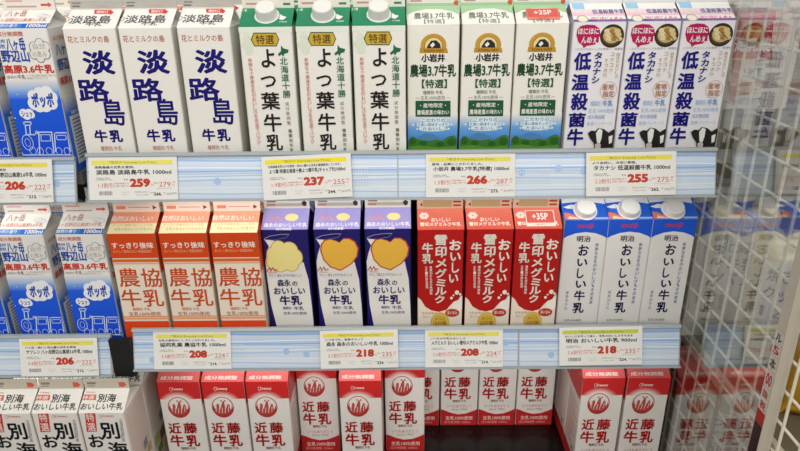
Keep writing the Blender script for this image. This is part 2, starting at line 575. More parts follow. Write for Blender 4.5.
  ('t','f','牛乳',20.89,88.06,14.52,8.6,'5a8fd0',0.02),
  ('t','f','生乳100%使用',12.95,77.99,34.71,5.6,'8fb8e0',0.0),
  ('t','f','成分無調整',7.19,69.21,23.69,5.64,'6f9fd8',0.0),
  ('t','f','給食パッケージ',12.62,59.97,34.98,5.68,'8fb8e0',0.0),
  ('p','f',[(-2.63,46.49),(2.19,50.03),(7.92,49.26),(11.57,53.52),(19.5,52.01),(26.54,46.92),(33.57,51.87),(36.23,43.23),(37.96,21.39),(9.82,21.66),(7.4,31.92),(1.58,38.51)],'23211f'),
  ('p','f',[(9.01,46.38),(12.72,52.79),(17.59,50.6),(17.66,39.8),(16.01,31.11),(11.46,33.34)],'efece6'),
  ('p','f',[(9.11,29.72),(12.98,32.59),(17.63,29.64),(17.3,21.59),(10.89,21.65)],'cfc2b8'),
  ('p','f',[(27.35,41.15),(32.7,43.26),(32.83,32.4),(28.89,30.25)],'efece6'),
  ('r','n',-35,0,35,16.5,'eceaf0','eceaf0'),
  ('r','n',-30,4,-10,6,'8a86b8','8a86b8'),
  ('r','n',-6,9,30,10.5,'b8b4c4','b8b4c4'),
 ],
 'yatsugatake': [
  ('r','g',-35,1,35,11,'3f86d8','3f86d8'),
  ('r','g',0,1,35,11,'2a6ccc','2a6ccc'),
  ('t','g','自然の香り',-20.11,6.85,28.94,6.43,'f6f3ec',0.02),
  ('t','g','1000ml',19.89,6.43,26.27,7.34,'f6f3ec',0.04),
  ('t','g','八ヶ岳野辺山高原3.6牛乳',-4.59,18.67,67.94,7.44,'e09a88',0.02),
  ('t','g','八ヶ岳',-15.57,32.81,27.42,13.24,'c08078',0.02),
  ('e','g',20,28,7,4,'b8c4d0',0.6),
  ('e','g',25,26,7,4,'b8c4d0',0.6),
  ('t','f','成分無調整',-14.79,189.9,34.71,6.47,'cf7a6c',0.03),
  ('t','f','信州',-29.43,180.69,11.61,5.7,'3a6ec0',0.03),
  ('t','f','南牧',-29.86,174.15,11.27,5.73,'3a6ec0',0.03),
  ('t','f','八ヶ岳',-10.13,176.84,25.51,16.33,'1c52b4',0.045),
  ('t','f','野辺山',-14.18,161.45,37.36,16.11,'1c52b4',0.045),
  ('t','f','高原3.6牛乳',0.28,144.44,67.22,11.72,'cc3a30',0.05),
  ('t','f','種類別',-25.27,133.93,12.97,3.8,'9a968e',0.0),
  ('t','f','牛乳',-11.88,134.03,10.68,5.91,'77756f',0.02),
  ('t','f','八ヶ岳山麓の高原で育てた',15.36,135.69,39.24,2.95,'aaa69e',0.0),
  ('t','f','新鮮な生乳です',9.31,131.93,28.62,2.96,'aaa69e',0.0),
  ('e','f',27.69,164.03,6.16,7.07,'35558c',0.55),
  ('e','f',19.11,159.47,6.18,7.1,'35558c',0.55),
  ('e','f',12.0,163.81,6.17,7.07,'35558c',0.55),
  ('e','f',13.49,172.66,6.14,7.03,'35558c',0.55),
  ('e','f',22.03,177.18,6.13,7.0,'35558c',0.55),
  ('e','f',29.12,172.88,6.14,7.02,'35558c',0.55),
  ('e','f',20.58,168.36,10.51,11.47,'eeebe4',0),
  ('e','f',27.69,164.03,4.81,5.59,'eeebe4',0),
  ('e','f',19.11,159.47,4.82,5.61,'eeebe4',0),
  ('e','f',12.0,163.81,4.81,5.59,'eeebe4',0),
  ('e','f',13.49,172.66,4.8,5.55,'eeebe4',0),
  ('e','f',22.03,177.18,4.79,5.54,'eeebe4',0),
  ('e','f',29.12,172.88,4.79,5.55,'eeebe4',0),
  ('t','f','自然',20.83,173.68,16.48,7.35,'a9a59d',0.0),
  ('t','f','の恵み',19.35,163.84,18.8,7.4,'a9a59d',0.0),
  ('r','f',-35,115.18,35,130.92,'8fb4ea','eeebe4'),
  ('r','f',-35,103.57,35,115.18,'1c60e4','84aeea'),
  ('r','f',-35,0,35,103.57,'0c40d2','1c60e4'),
  ('e','f',-1.9,98.38,9.25,9.34,'f2f2f2',0),
  ('e','f',-1.44,108.74,7.68,7.73,'f2f2f2',0),
  ('e','f',8.42,112.08,8.44,8.48,'f2f2f2',0),
  ('e','f',17.94,113.72,8.43,8.46,'f2f2f2',0),
  ('e','f',22.82,106.8,8.45,8.51,'f2f2f2',0),
  ('e','f',21.24,98.18,8.48,8.57,'f2f2f2',0),
  ('e','f',11.66,96.53,10.03,10.14,'f2f2f2',0),
  ('e','f',3.62,94.86,8.49,8.59,'f2f2f2',0),
  ('t','f','ポッポ',10.1,102.6,30.02,20.7,'1f4fb8',0.07),
  ('e','f',-19.67,84.99,6.2,6.29,'f2f2f2',0),
  ('e','f',-11.92,84.92,6.2,6.29,'f2f2f2',0),
  ('e','f',-9.53,82.8,4.65,4.73,'f2f2f2',0),
  ('e','f',-16.31,82.33,6.21,6.31,'f2f2f2',0),
  ('t','f','シュッ',-15.58,84.08,14.73,8.75,'1f4fb8',0.05),
  ('e','f',-37.14,100.41,0.77,0.86,'d8e4f6',0),
  ('e','f',-22.6,111.09,0.77,0.86,'d8e4f6',0),
  ('e','f',37.02,110.57,0.77,0.86,'d8e4f6',0),
  ('e','f',40.51,97.57,0.77,0.87,'d8e4f6',0),
  ('e','f',-33.06,78.5,0.78,0.88,'d8e4f6',0),
  ('l','f',[(-23.2,73.11),(-11.49,73.01),(-14.31,68.6),(-22.13,68.67),(-23.2,73.11)],1.6,'c8dcfa'),
  ('l','f',[(-21.34,68.66),(-22.81,55.28),(-17.3,55.23),(-15.09,68.61)],1.6,'c8dcfa'),
  ('e','f',-23.44,44.02,7.89,11.3,'c8dcfa',0.9),
  ('e','f',-23.44,44.02,3.95,5.87,'c8dcfa',0.6),
  ('l','f',[(-20.05,55.25),(-9.45,55.16),(-8.42,60.53),(-6.06,60.51),(-7.09,55.14),(-3.94,55.12)],1.6,'c8dcfa'),
  ('l','f',[(-9.9,27.97),(-4.83,58.71),(13.21,58.56),(9.95,27.8)],1.6,'c8dcfa'),
  ('l','f',[(-4.08,46.11),(-2.37,55.1),(10.2,55.0),(9.33,46.0),(-4.08,46.11)],1.0,'c8dcfa'),
  ('l','f',[(12.91,30.98),(16.97,57.63),(35.02,57.47),(33.52,30.8)],1.6,'c8dcfa'),
  ('l','f',[(18.33,47.73),(19.07,54.02),(32.04,53.91),(31.72,47.61),(18.33,47.73)],1.0,'c8dcfa'),
  ('e','f',-18.63,32.16,4.76,5.93,'c8dcfa',0.8),
  ('e','f',-8.21,31.61,4.56,5.47,'c8dcfa',0.8),
  ('e','f',4.27,31.51,4.76,5.47,'c8dcfa',0.8),
  ('e','f',18.14,31.39,4.36,5.47,'c8dcfa',0.8),
  ('e','f',29.24,31.3,4.36,5.47,'c8dcfa',0.8),
  ('l','f',[(-36.16,31.85),(-33.28,26.33),(35.82,25.75)],1.6,'c8dcfa'),
  ('r','r',0,0,70,82,'2a62d0','2f74dc'),
  ('r','r',0,82,70,107,'2f74dc','e9e6de'),
  ('t','r','八ヶ岳',28,168,40,16,'3f62a8',0.04),
  ('t','r','野辺山',28,148,44,16,'3f62a8',0.04),
  ('t','r','高原3.6牛乳',32,127,56,11,'c0504a',0.04),
  ('t','r','成分無調整',26,183,40,6,'c88a80',0.02),
  ('r','r',8,10,62,78,'dfe2e6','dfe2e6'),
  ('r','r',12,16,58,18,'7a86a8','7a86a8'),
  ('r','r',12,21,52,23,'7a86a8','7a86a8'),
  ('r','r',12,26,46,28,'7a86a8','7a86a8'),
  ('r','r',12,31,58,33,'7a86a8','7a86a8'),
  ('r','r',12,36,52,38,'7a86a8','7a86a8'),
  ('r','r',12,41,46,43,'7a86a8','7a86a8'),
  ('r','r',12,46,58,48,'7a86a8','7a86a8'),
  ('r','r',12,51,52,53,'7a86a8','7a86a8'),
  ('r','r',12,56,46,58,'7a86a8','7a86a8'),
  ('r','r',12,61,58,63,'7a86a8','7a86a8'),
  ('r','r',12,66,52,68,'7a86a8','7a86a8'),
  ('r','r',12,71,46,73,'7a86a8','7a86a8'),
  ('t','r','種類別名称 牛乳',34,82,40,5,'f2f2f2',0.02),
  ('r','n',-35,0,35,16.5,'efe8e0','efe8e0'),
  ('r','n',-30,3,10,5,'b8a49a','b8a49a'),
  ('r','n',-30,10,-8,12,'e2a89a','e2a89a'),
  ('p','n',[(16,4.5),(26,4.5),(26,2.5),(31,6),(26,9.5),(26,7.5),(16,7.5)],'d8604c'),
 ],
 'nokyo': [
  ('r','f',-35,159.29,35,199,'dc4a12','dc4a12'),
  ('r','f',-35,152.67,35,157.64,'dc6a34','dc6a34'),
  ('r','f',-35,149.36,35,151.43,'eda878','eda878'),
  ('t','f','すっきり後味',-0.29,180.07,62.17,10.2,'f6eee2',0.03),
  ('t','f','おいしく飲み口よい 低脂肪成分',-1.95,170.56,57.17,4.89,'f0c4a0',0.0),
  ('t','f','農',-14.55,126.91,31.43,31.55,'cc4c18',0.015),
  ('t','f','協',19.46,126.61,30.51,31.55,'cc4c18',0.015),
  ('t','f','牛',-16.56,92.17,30.32,29.97,'cc4c18',0.015),
  ('t','f','乳',17.21,91.88,31.08,29.97,'cc4c18',0.015),
  ('t','f','種類別 牛乳',-4.08,72.58,27.28,5.27,'cc4c18',0.0),
  ('t','f','生乳100%使用',-0.45,64.24,48.83,7.08,'b06a48',0.01),
  ('r','f',-35,59.04,35,60.38,'e07a42','e07a42'),
  ('r','f',-35,54.58,35,57.7,'eda070','eda070'),
  ('r','f',-35,7.76,35,51.45,'de4410','de4410'),
  ('r','g',-35,19,35,42,'f0a080','f0a080'),  # salmon: gloss reflection on the orange gable painted into its colour
  ('t','g','自然はおいしい',-3.77,27.89,60.93,10.11,'fbf4ea',0.01),
  ('r','g',-35,0,35,18.5,'f6e6b8','f6e6b8'),
  ('t','g','すっきり後味のおいしい牛乳',-0.44,15.44,59.86,4.42,'d89a5a',0.0),
  ('t','g','生乳の甘みとコクが生きた',2.87,7.9,56.6,5.48,'9aa06a',0.0),
  ('r','n',-35,0,35,16.5,'f4ded2','f4ded2'),
  ('r','n',-30,4,-16,9,'e88a70','e88a70'),
  ('r','n',-12,6,20,7.5,'c8a090','c8a090'),
  ('p','n',[(25,3),(31,6.5),(25,10)],'8a3020'),
  ('r','r',0,135,70,199,'dc4a12','dc4a12'),
  ('r','r',0,0,70,33,'de4410','de4410'),
  ('r','r',8,45,62,115,'dfd0bc','dfd0bc'),
 ],
 'morinaga_heart': [
  ('p','f',[(-31.67,180.67),(-25.54,169.09),(-30.11,155.84),(-33.04,142.44),(-32.7,111.71),(-30.55,67.79),(-23.67,19.59),(34.34,20.02),(33.18,67.24),(30.83,112.87),(24.95,141.92),(2.77,142.12),(-17.57,162.39),(-16.72,178.07)],'eeebe4'),
  ('l','f',[(-31.62,181.49),(-22.33,185.82),(-7.15,188.29),(6.39,188.49)],0.7,'b8b4d4'),
  ('l','f',[(-30.21,179.84),(-16.66,179.22),(1.62,182.82),(6.39,188.49)],0.5,'8f8ac0'),
  ('p','f',[(-26.67,161.4),(-24.95,171.38),(-19.52,178.77),(-11.46,180.67),(-2.48,178.12),(3.51,174.85),(10.18,181.47),(19.27,181.38),(27.7,175.87),(32.32,164.63),(30.0,150.83),(21.0,138.22),(3.14,126.59),(-12.78,132.89),(-22.54,144.97)],'c8442c'),
  ('p','f',[(-24.61,161.12),(-23.03,170.4),(-17.98,177.28),(-10.47,179.06),(-2.12,176.68),(3.45,173.63),(9.66,179.79),(18.12,179.72),(25.96,174.58),(30.25,164.12),(28.08,151.29),(19.71,139.57),(3.11,128.77),(-11.69,134.62),(-20.76,145.84)],'f2bc48'),
  ('l','f',[(-31.79,127.15),(-27.58,133.42),(-26.15,128.81)],1.4,'c23a34'),
  ('l','f',[(-26.56,127.11),(-22.21,133.37),(-20.36,127.73)],1.4,'c23a34'),
  ('t','f','MORINAGA',-23.45,124.86,13.87,2.39,'c23a34',0.0),
  ('t','f','m',-17.6,129.07,4.15,3.41,'c23a34',0.03),
  ('t','f','やさしく薫るさわやかなおいしさ',-4.81,119.98,50.15,5.32,'4a4680',0.0),
  ('t','f','森永',-7.52,107.16,20.47,12.12,'1c1664',0.035),
  ('t','f','の',9.25,105.62,8.53,7.98,'1c1664',0.03),
  ('t','f','おいしい',0.06,93.16,48.94,12.25,'1c1664',0.035),
  ('t','f','牛乳',0.86,76.5,34.82,16.84,'1c1664',0.045),
  ('t','f','種類別',-5.99,62.84,13.4,4.83,'5a5690',0.02),
  ('t','f','牛乳',12.6,62.32,15.92,6.63,'4a4680',0.02),
  ('t','f','生乳100%使用',5.84,53.66,36.38,5.41,'4a4680',0.01),
  ('r','g',-35,2,35,42,'a9a0dc','a9a0dc'),  # lilac: dark blue gable paled by a painted-in gloss reflection
  ('l','g',[(-26.55,16.68),(-22.04,26.09),(-17.45,16.58),(-11.93,25.22),(-6.23,16.46)],2.2,'e89aa8'),
  ('e','g',8.9,22.72,10.34,7.2,'eee6a0',0),
  ('t','g','森永のおいしい牛乳',0.72,8.53,65.45,8.2,'f4f0fa',0.04),
  ('t','g','成分無調整',-1.12,0.95,23.42,4.8,'f4f0fa',0.02),
  ('r','n',-35,0,35,16.5,'e2ded8','e2ded8'),
  ('r','n',-31,3,31,8,'b9b2a2','b9b2a2'),
  ('r','n',-30,9.5,-16,12,'77706a','77706a'),
  ('r','n',-30,4,-18,6.5,'c8706a','c8706a'),
  ('p','n',[(24,5),(27,2.5),(30,5),(31,9),(27,12),(23,9)],'3a362e'),
 ],
 'morinaga_cloud': [
  ('p','f',[(-31.67,180.67),(-25.54,169.09),(-30.11,155.84),(-33.04,142.44),(-32.7,111.71),(-30.55,67.79),(-23.67,19.59),(34.34,20.02),(33.18,67.24),(30.83,112.87),(24.95,141.92),(2.77,142.12),(-17.57,162.39),(-16.72,178.07)],'eeebe4'),
  ('l','f',[(-31.62,181.49),(-22.33,185.82),(-7.15,188.29),(6.39,188.49)],0.7,'b8b4d4'),
  ('l','f',[(-30.21,179.84),(-16.66,179.22),(1.62,182.82),(6.39,188.49)],0.5,'8f8ac0'),
  ('e','f',-20.6,155.01,10.11,13.6,'c9ae4c',0),
  ('e','f',-10.96,164.31,12.36,14.55,'c9ae4c',0),
  ('e','f',5.11,162.08,13.32,14.57,'c9ae4c',0),
  ('e','f',14.71,150.5,10.13,13.65,'c9ae4c',0),
  ('e','f',-11.27,139.55,13.44,14.4,'c9ae4c',0),
  ('e','f',6.36,138.97,11.9,12.71,'c9ae4c',0),
  ('e','f',-22.58,143.46,9.58,12.67,'c9ae4c',0),
  ('e','f',-20.6,155.01,8.97,12.35,'f6e898',0),
  ('e','f',-10.96,164.31,11.22,13.3,'f6e898',0),
  ('e','f',5.11,162.08,12.18,13.32,'f6e898',0),
  ('e','f',14.71,150.5,8.98,12.39,'f6e898',0),
  ('e','f',-11.27,139.55,12.29,13.13,'f6e898',0),
  ('e','f',6.36,138.97,10.75,11.44,'f6e898',0),
  ('e','f',-22.58,143.46,8.43,11.4,'f6e898',0),
  ('e','f',-3.06,150.66,17.2,13.65,'f6e898',0),
  ('l','f',[(-31.79,127.15),(-27.58,133.42),(-26.15,128.81)],1.4,'c23a34'),
  ('l','f',[(-26.56,127.11),(-22.21,133.37),(-20.36,127.73)],1.4,'c23a34'),
  ('t','f','MORINAGA',-23.45,124.86,13.87,2.39,'c23a34',0.0),
  ('t','f','m',-17.6,129.07,4.15,3.41,'c23a34',0.03),
  ('t','f','やさしく薫るさわやかなおいしさ',-4.81,119.98,50.15,5.32,'4a4680',0.0),
  ('t','f','森永',-7.52,107.16,20.47,12.12,'1c1664',0.035),
  ('t','f','の',9.25,105.62,8.53,7.98,'1c1664',0.03),
  ('t','f','おいしい',0.06,93.16,48.94,12.25,'1c1664',0.035),
  ('t','f','牛乳',0.86,76.5,34.82,16.84,'1c1664',0.045),
  ('t','f','種類別',-5.99,62.84,13.4,4.83,'5a5690',0.02),
  ('t','f','牛乳',12.6,62.32,15.92,6.63,'4a4680',0.02),
  ('t','f','生乳100%使用',5.84,53.66,36.38,5.41,'4a4680',0.01),
  ('r','g',-35,2,35,42,'a9a0dc','a9a0dc'),  # same painted reflection, turning the dark blue gable lilac
  ('l','g',[(-26.55,16.68),(-22.04,26.09),(-17.45,16.58),(-11.93,25.22),(-6.23,16.46)],2.2,'e89aa8'),
  ('e','g',8.9,22.72,10.34,7.2,'eee6a0',0),
  ('t','g','森永のおいしい牛乳',0.72,8.53,65.45,8.2,'f4f0fa',0.04),
  ('t','g','成分無調整',-1.12,0.95,23.42,4.8,'f4f0fa',0.02),
  ('r','n',-35,0,35,16.5,'e2ded8','e2ded8'),
  ('r','n',-31,3,31,8,'b9b2a2','b9b2a2'),
  ('r','n',-30,9.5,-16,12,'77706a','77706a'),
  ('r','n',-30,4,-18,6.5,'c8706a','c8706a'),
  ('p','n',[(24,5),(27,2.5),(30,5),(31,9),(27,12),(23,9)],'3a362e'),
 ],
 'snow': [
  ('t','f','お',22.1,168.84,18.16,17.35,'efe8da',0.045),
  ('t','f','い',22.71,149.48,16.39,14.68,'efe8da',0.045),
  ('t','f','し',22.91,131.11,11.52,17.86,'efe8da',0.045),
  ('t','f','い',20.61,112.71,14.69,14.67,'efe8da',0.045),
  ('t','f','雪',0.04,177.28,18.86,17.24,'efe8da',0.045),
  ('t','f','印',0.3,157.83,17.48,18.34,'efe8da',0.045),
  ('t','f','メ',0.93,138.94,16.85,14.38,'efe8da',0.045),
  ('t','f','グ',0.96,121.7,17.34,15.85,'efe8da',0.045),
  ('t','f','ミ',0.98,105.53,14.73,13.01,'efe8da',0.045),
  ('t','f','ル',1.17,91.14,17.93,14.03,'efe8da',0.045),
  ('t','f','ク',-0.2,76.61,14.9,14.18,'efe8da',0.045),
  ('t','f','牛',-19.89,164.67,16.68,16.59,'efe8da',0.045),
  ('t','f','乳',-19.79,146.71,16.8,16.82,'efe8da',0.045),
  ('t','f','種',-14.72,131.87,3.98,4.41,'efe8da',0.02),
  ('t','f','類',-14.64,127.04,3.99,4.43,'efe8da',0.02),
  ('t','f','別',-14.56,122.19,4.0,4.44,'efe8da',0.02),
  ('t','f','牛',-14.48,117.33,4.01,4.46,'efe8da',0.02),
  ('t','f','乳',-14.41,112.45,4.01,4.48,'efe8da',0.02),
  ('t','f','成',-14.33,107.55,4.02,4.49,'efe8da',0.02),
  ('t','f','分',-14.25,102.63,4.03,4.51,'efe8da',0.02),
  ('t','f','無',-14.17,97.69,4.04,4.53,'efe8da',0.02),
  ('t','f','調',-14.09,92.74,4.04,4.54,'efe8da',0.02),
  ('t','f','整',-14.01,87.76,4.05,4.56,'efe8da',0.02),
  ('t','f','生',-21.63,131.93,3.98,4.41,'efe8da',0.02),
  ('t','f','乳',-21.5,127.18,3.99,4.43,'efe8da',0.02),
  ('t','f','1',-21.37,122.42,4.0,4.44,'efe8da',0.02),
  ('t','f','0',-21.23,117.64,4.01,4.46,'efe8da',0.02),
  ('t','f','0',-21.1,112.84,4.01,4.48,'efe8da',0.02),
  ('t','f','%',-20.97,108.02,4.02,4.49,'efe8da',0.02),
  ('t','f','使',-20.83,103.18,4.03,4.51,'efe8da',0.02),
  ('t','f','用',-20.7,98.33,4.03,4.52,'efe8da',0.02),
  ('p','f',[(-35.88,81.79),(-29.21,75.53),(-23.29,64.34),(-13.39,57.53),(-1.51,54.73),(10.29,58.22),(16.06,66.24),(21.82,72.87),(28.42,75.92),(31.41,81.64),(36.03,84.69),(37.76,18.33),(-36.73,18.96)],'eee4d2'),
  ('p','f',[(18.15,59.5),(20.67,71.54),(28.46,74.14),(36.07,82.93),(36.63,61.59),(26.14,54.94)],'f6f0e4'),
  ('e','f',26.17,88.73,3.42,3.86,'f4ecdc',0),
  ('e','f',17.77,79.11,2.19,2.47,'f4ecdc',0),
  ('e','f',20.81,83.94,1.4,1.58,'f4ecdc',0),
  ('e','f',31.32,85.61,1.87,2.11,'f4ecdc',0),
  ('e','f',19.47,52.74,11.07,7.22,'b8382e',0),
  ('t','f','深い甘み',19.46,52.97,15.81,5.86,'efe8da',0.02),
  ('t','f','生乳本来の',-16.51,52.6,22.94,4.51,'c06a5a',0.0),
  ('t','f','おいしさ',-17.27,46.27,18.24,4.53,'c06a5a',0.0),
  ('e','f',0.3,36.57,14.72,17.35,'d8b44a',0),
  ('e','f',0.3,36.34,12.33,14.39,'eed98a',0.6),
  ('t','f','おいしさ',0.22,42.49,15.09,4.55,'a8791c',0.02),
  ('t','f','10日間',0.34,33.37,19.92,8.24,'a8791c',0.03),
  ('r','g',-35,0,35,42,'dc5a48','e8806c'),  # red gable painted paler towards the ridge for the light on it
  ('e','g',-20.19,26.02,3.04,3.04,'f6ded6',0),
  ('e','g',-22.55,22.76,3.03,3.02,'f6ded6',0),
  ('e','g',-27.1,22.81,3.03,3.02,'f6ded6',0),
  ('e','g',-29.3,26.12,3.04,3.04,'f6ded6',0),
  ('e','g',-26.95,29.38,3.05,3.05,'f6ded6',0),
  ('e','g',-22.38,29.33,3.04,3.05,'f6ded6',0),
  ('t','g','おいしい',0.33,18.43,29.33,7.9,'efe8da',0.04),
  ('t','g','雪印メグミルク牛乳',-0.31,10.02,61.66,7.44,'efe8da',0.045),
  ('r','n',-35,0,35,16.5,'d8b49a','d8b49a'),
  ('r','n',-26,2,18,13,'b59a72','b59a72'),
  ('p','n',[(-31,6),(-27,9),(-27,3)],'7a2018'),
  ('r','n',20,9,32,12,'a8382c','a8382c'),
  ('r','n',20,3,32,6,'a8382c','a8382c'),
 ],
 'meiji': [
  ('p','f',[(-35,202.8),(-35,171),(-28,176),(-15,181),(0,183),(15,181),(28,176),(35,171),(35,202.8)],'1f5ad8'),
  ('t','f','meiji',-1.15,192.42,25.12,9.16,'c03848',0.05),
  ('t','f','明治',-2.02,171.75,21.02,10.41,'2a2840',0.03),
  ('t','f','お',-0.44,152.68,15.79,18.59,'22204e',0.04),
  ('t','f','い',-0.4,131.84,16.3,12.87,'22204e',0.04),
  ('t','f','し',-1.66,113.29,10.94,17.41,'22204e',0.04),
  ('t','f','い',1.03,94.22,16.53,12.8,'22204e',0.04),
  ('t','f','牛',0.47,74.24,17.05,18.36,'22204e',0.04),
  ('t','f','乳',0.69,52.36,17.98,19.12,'22204e',0.04),
  ('t','f','新',19.33,161.75,5.05,5.52,'5a6ea8',0.015),
  ('t','f','鮮',19.37,154.91,5.06,5.55,'5a6ea8',0.015),
  ('t','f','な',19.42,148.03,5.08,5.58,'5a6ea8',0.015),
  ('t','f','生',19.46,141.12,5.09,5.61,'5a6ea8',0.015),
  ('t','f','乳',19.5,134.17,5.1,5.64,'5a6ea8',0.015),
  ('t','f','の',19.55,127.18,5.12,5.67,'5a6ea8',0.015),
  ('t','f','お',19.59,120.16,5.13,5.7,'5a6ea8',0.015),
  ('t','f','い',19.64,113.1,5.14,5.73,'5a6ea8',0.015),
  ('t','f','し',19.68,106.0,5.16,5.76,'5a6ea8',0.015),
  ('t','f','さ',19.72,98.87,5.17,5.79,'5a6ea8',0.015),
  ('t','f','、',19.77,91.69,5.19,5.82,'5a6ea8',0.015),
  ('t','f','そ',19.81,84.48,5.2,5.85,'5a6ea8',0.015),
  ('t','f','の',19.86,77.23,5.21,5.88,'5a6ea8',0.015),
  ('t','f','ま',19.91,69.94,5.23,5.92,'5a6ea8',0.015),
  ('t','f','ま',19.95,62.61,5.24,5.95,'5a6ea8',0.015),
  ('t','f','種',-19.39,79.99,4.74,5.34,'8a8aa0',0.0),
  ('t','f','類',-19.31,73.07,4.75,5.37,'8a8aa0',0.0),
  ('t','f','別',-19.22,66.11,4.76,5.39,'8a8aa0',0.0),
  ('t','f','牛',-19.13,59.11,4.77,5.42,'8a8aa0',0.0),
  ('t','f','乳',-19.05,52.08,4.79,5.45,'8a8aa0',0.0),
  ('t','f','生乳100%使用',-6.14,30.19,25.79,4.16,'5a586a',0.0),
  ('r','g',-35,0,35,42,'2a66dc','2a66dc'),
  ('p','g',[(-35,31),(-10,34),(15,33),(35,29),(35,42),(-35,42)],'eef0f4'),
  ('p','g',[(-33,24),(-20,29),(-8,27),(-12,21),(-26,21)],'f2f2f4'),
  ('t','g','うまみ',-14.78,22.22,10.66,7.7,'8a8aa0',0.0),
  ('p','g',[(-34,1),(-35,14),(-25,13),(-6,1)],'e8806c'),
  ('p','g',[(-28,1),(-26,7),(-6,1)],'f4d8b8'),
  ('r','g',12,1,33,4,'a8c4f0','a8c4f0'),
  ('r','n',-35,0,35,16.5,'eef0f4','eef0f4'),
  ('r','n',-30,4,10,6,'8a9ac8','8a9ac8'),
 ],
 'kondo': [
  ('r','f',-35,160,35,194,'cf2c2c','cf2c2c'),
  ('p','f',[(30.49,159.6),(30.19,159.6),(29.3,159.6),(27.82,159.6),(25.8,159.6),(23.26,162.74),(20.24,165.92),(16.8,168.7),(13.0,171.06),(8.89,172.93),(4.56,174.29),(0.07,175.11),(-4.49,175.39),(-9.06,175.11),(-13.55,174.29),(-17.88,172.93),(-21.98,171.06),(-25.79,168.7),(-29.23,165.92),(-32.24,162.74),(-34.79,159.6),(-35.0,159.6),(-35.0,159.6),(-35.0,159.6),(-35.0,159.6)],'d95a56'),
  ('p','f',[(27.84,159.6),(27.56,159.6),(26.74,159.6),(25.38,159.6),(23.51,159.6),(21.16,161.24),(18.37,164.18),(15.19,166.76),(11.67,168.93),(7.88,170.66),(3.87,171.92),(-0.27,172.68),(-4.49,172.94),(-8.71,172.68),(-12.86,171.92),(-16.86,170.66),(-20.66,168.93),(-24.17,166.76),(-27.35,164.18),(-30.14,161.24),(-32.49,159.6),(-34.36,159.6),(-35.0,159.6),(-35.0,159.6),(-35.0,159.6)],'e08a84'),
  ('p','f',[(25.19,159.6),(24.93,159.6),(24.18,159.6),(22.93,159.6),(21.21,159.6),(19.05,159.75),(16.49,162.45),(13.58,164.82),(10.35,166.81),(6.87,168.4),(3.19,169.55),(-0.62,170.25),(-4.49,170.49),(-8.37,170.25),(-12.17,169.55),(-15.85,168.4),(-19.33,166.81),(-22.56,164.82),(-25.48,162.45),(-28.04,159.75),(-30.2,159.6),(-31.91,159.6),(-33.16,159.6),(-33.92,159.6),(-34.17,159.6)],'e9b8b0'),
  ('p','f',[(22.54,159.6),(22.31,159.6),(21.62,159.6),(20.48,159.6),(18.92,159.6),(16.95,159.6),(14.62,160.72),(11.96,162.87),(9.02,164.69),(5.85,166.14),(2.5,167.19),(-0.96,167.82),(-4.49,168.04),(-8.02,167.82),(-11.49,167.19),(-14.84,166.14),(-18.01,164.69),(-20.95,162.87),(-23.61,160.72),(-25.94,159.6),(-27.9,159.6),(-29.47,159.6),(-30.6,159.6),(-31.29,159.6),(-31.52,159.6)],'efdcd4'),
  ('p','f',[(19.89,159.6),(19.68,159.6),(19.06,159.6),(18.03,159.6),(16.62,159.6),(14.85,159.6),(12.75,159.6),(10.35,160.93),(7.7,162.57),(4.84,163.87),(1.82,164.82),(-1.31,165.4),(-4.49,165.59),(-7.68,165.4),(-10.8,164.82),(-13.82,163.87),(-16.68,162.57),(-19.33,160.93),(-21.73,159.6),(-23.83,159.6),(-25.61,159.6),(-27.02,159.6),(-28.04,159.6),(-28.66,159.6),(-28.87,159.6)],'f2ece4'),
  ('e','f',-4.49,143.05,18.59,21.04,'b83a36',1.5),
  ('e','f',-4.81,139.45,16.92,18.01,'b83a36',0),
  ('e','f',-4.27,145.61,14.77,16.39,'f2ece4',0),
  ('p','f',[(-18.73,135.44),(-14.02,149.78),(-10.65,149.76),(-9.61,137.94),(-3.87,154.81),(-1.26,155.8),(-0.29,137.87),(4.11,149.64),(6.93,148.08),(8.38,135.22),(2.72,128.54),(-14.27,128.67)],'c0504a'),
  ('l','f',[(-16.71,134.39),(-15.25,144.65)],0.9,'f2ece4'),
  ('l','f',[(-11.86,131.76),(-10.42,142.04)],0.9,'f2ece4'),
  ('l','f',[(-6.82,131.21),(-5.39,141.49)],0.9,'f2ece4'),
  ('l','f',[(-1.68,131.68),(-0.28,141.96)],0.9,'f2ece4'),
  ('l','f',[(4.05,134.23),(5.44,144.48)],0.9,'f2ece4'),
  ('e','f',-5.86,156.09,1.26,1.78,'c0504a',0),
  ('e','f',0.45,156.04,1.26,1.78,'c0504a',0),
  ('t','f','Cremery',-2.27,179.79,18.77,6.5,'f6f3ec',0.03),
  ('e','f',-13.09,180.12,2.29,4.0,'f6f3ec',0.5),
  ('t','f','近',-17.74,100.15,21.44,22.73,'b0201c',0.04),
  ('t','f','藤',8.84,99.95,23.15,22.73,'b0201c',0.04),
  ('t','f','牛',-16.95,73.45,23.8,25.3,'b0201c',0.04),
  ('t','f','乳',10.09,73.25,23.36,25.3,'b0201c',0.04),
  ('t','f','種類別 牛乳',0.42,56.85,25.89,5.81,'8a4038',0.01),
  ('t','f','いつもありがとう',-0.27,45.19,47.15,7.02,'c08a80',0.0),
  ('t','f','since 1954',0.15,37.56,29.41,4.7,'b07a70',0.0),
  ('p','f',[(-34.81,37.83),(-29.0,36.02),(-16.82,30.03),(-2.23,25.78),(13.21,27.44),(26.56,33.24),(35.09,37.88),(36.58,-5.59),(-34.25,-5.05)],'c42a2c'),
  ('t','f','生乳100%使用',0.4,17.15,51.43,8.93,'f4d8d0',0.02),
  ('t','f','成分無調整 1000ml',-3.26,7.33,49.64,5.99,'eab0a8',0.0),
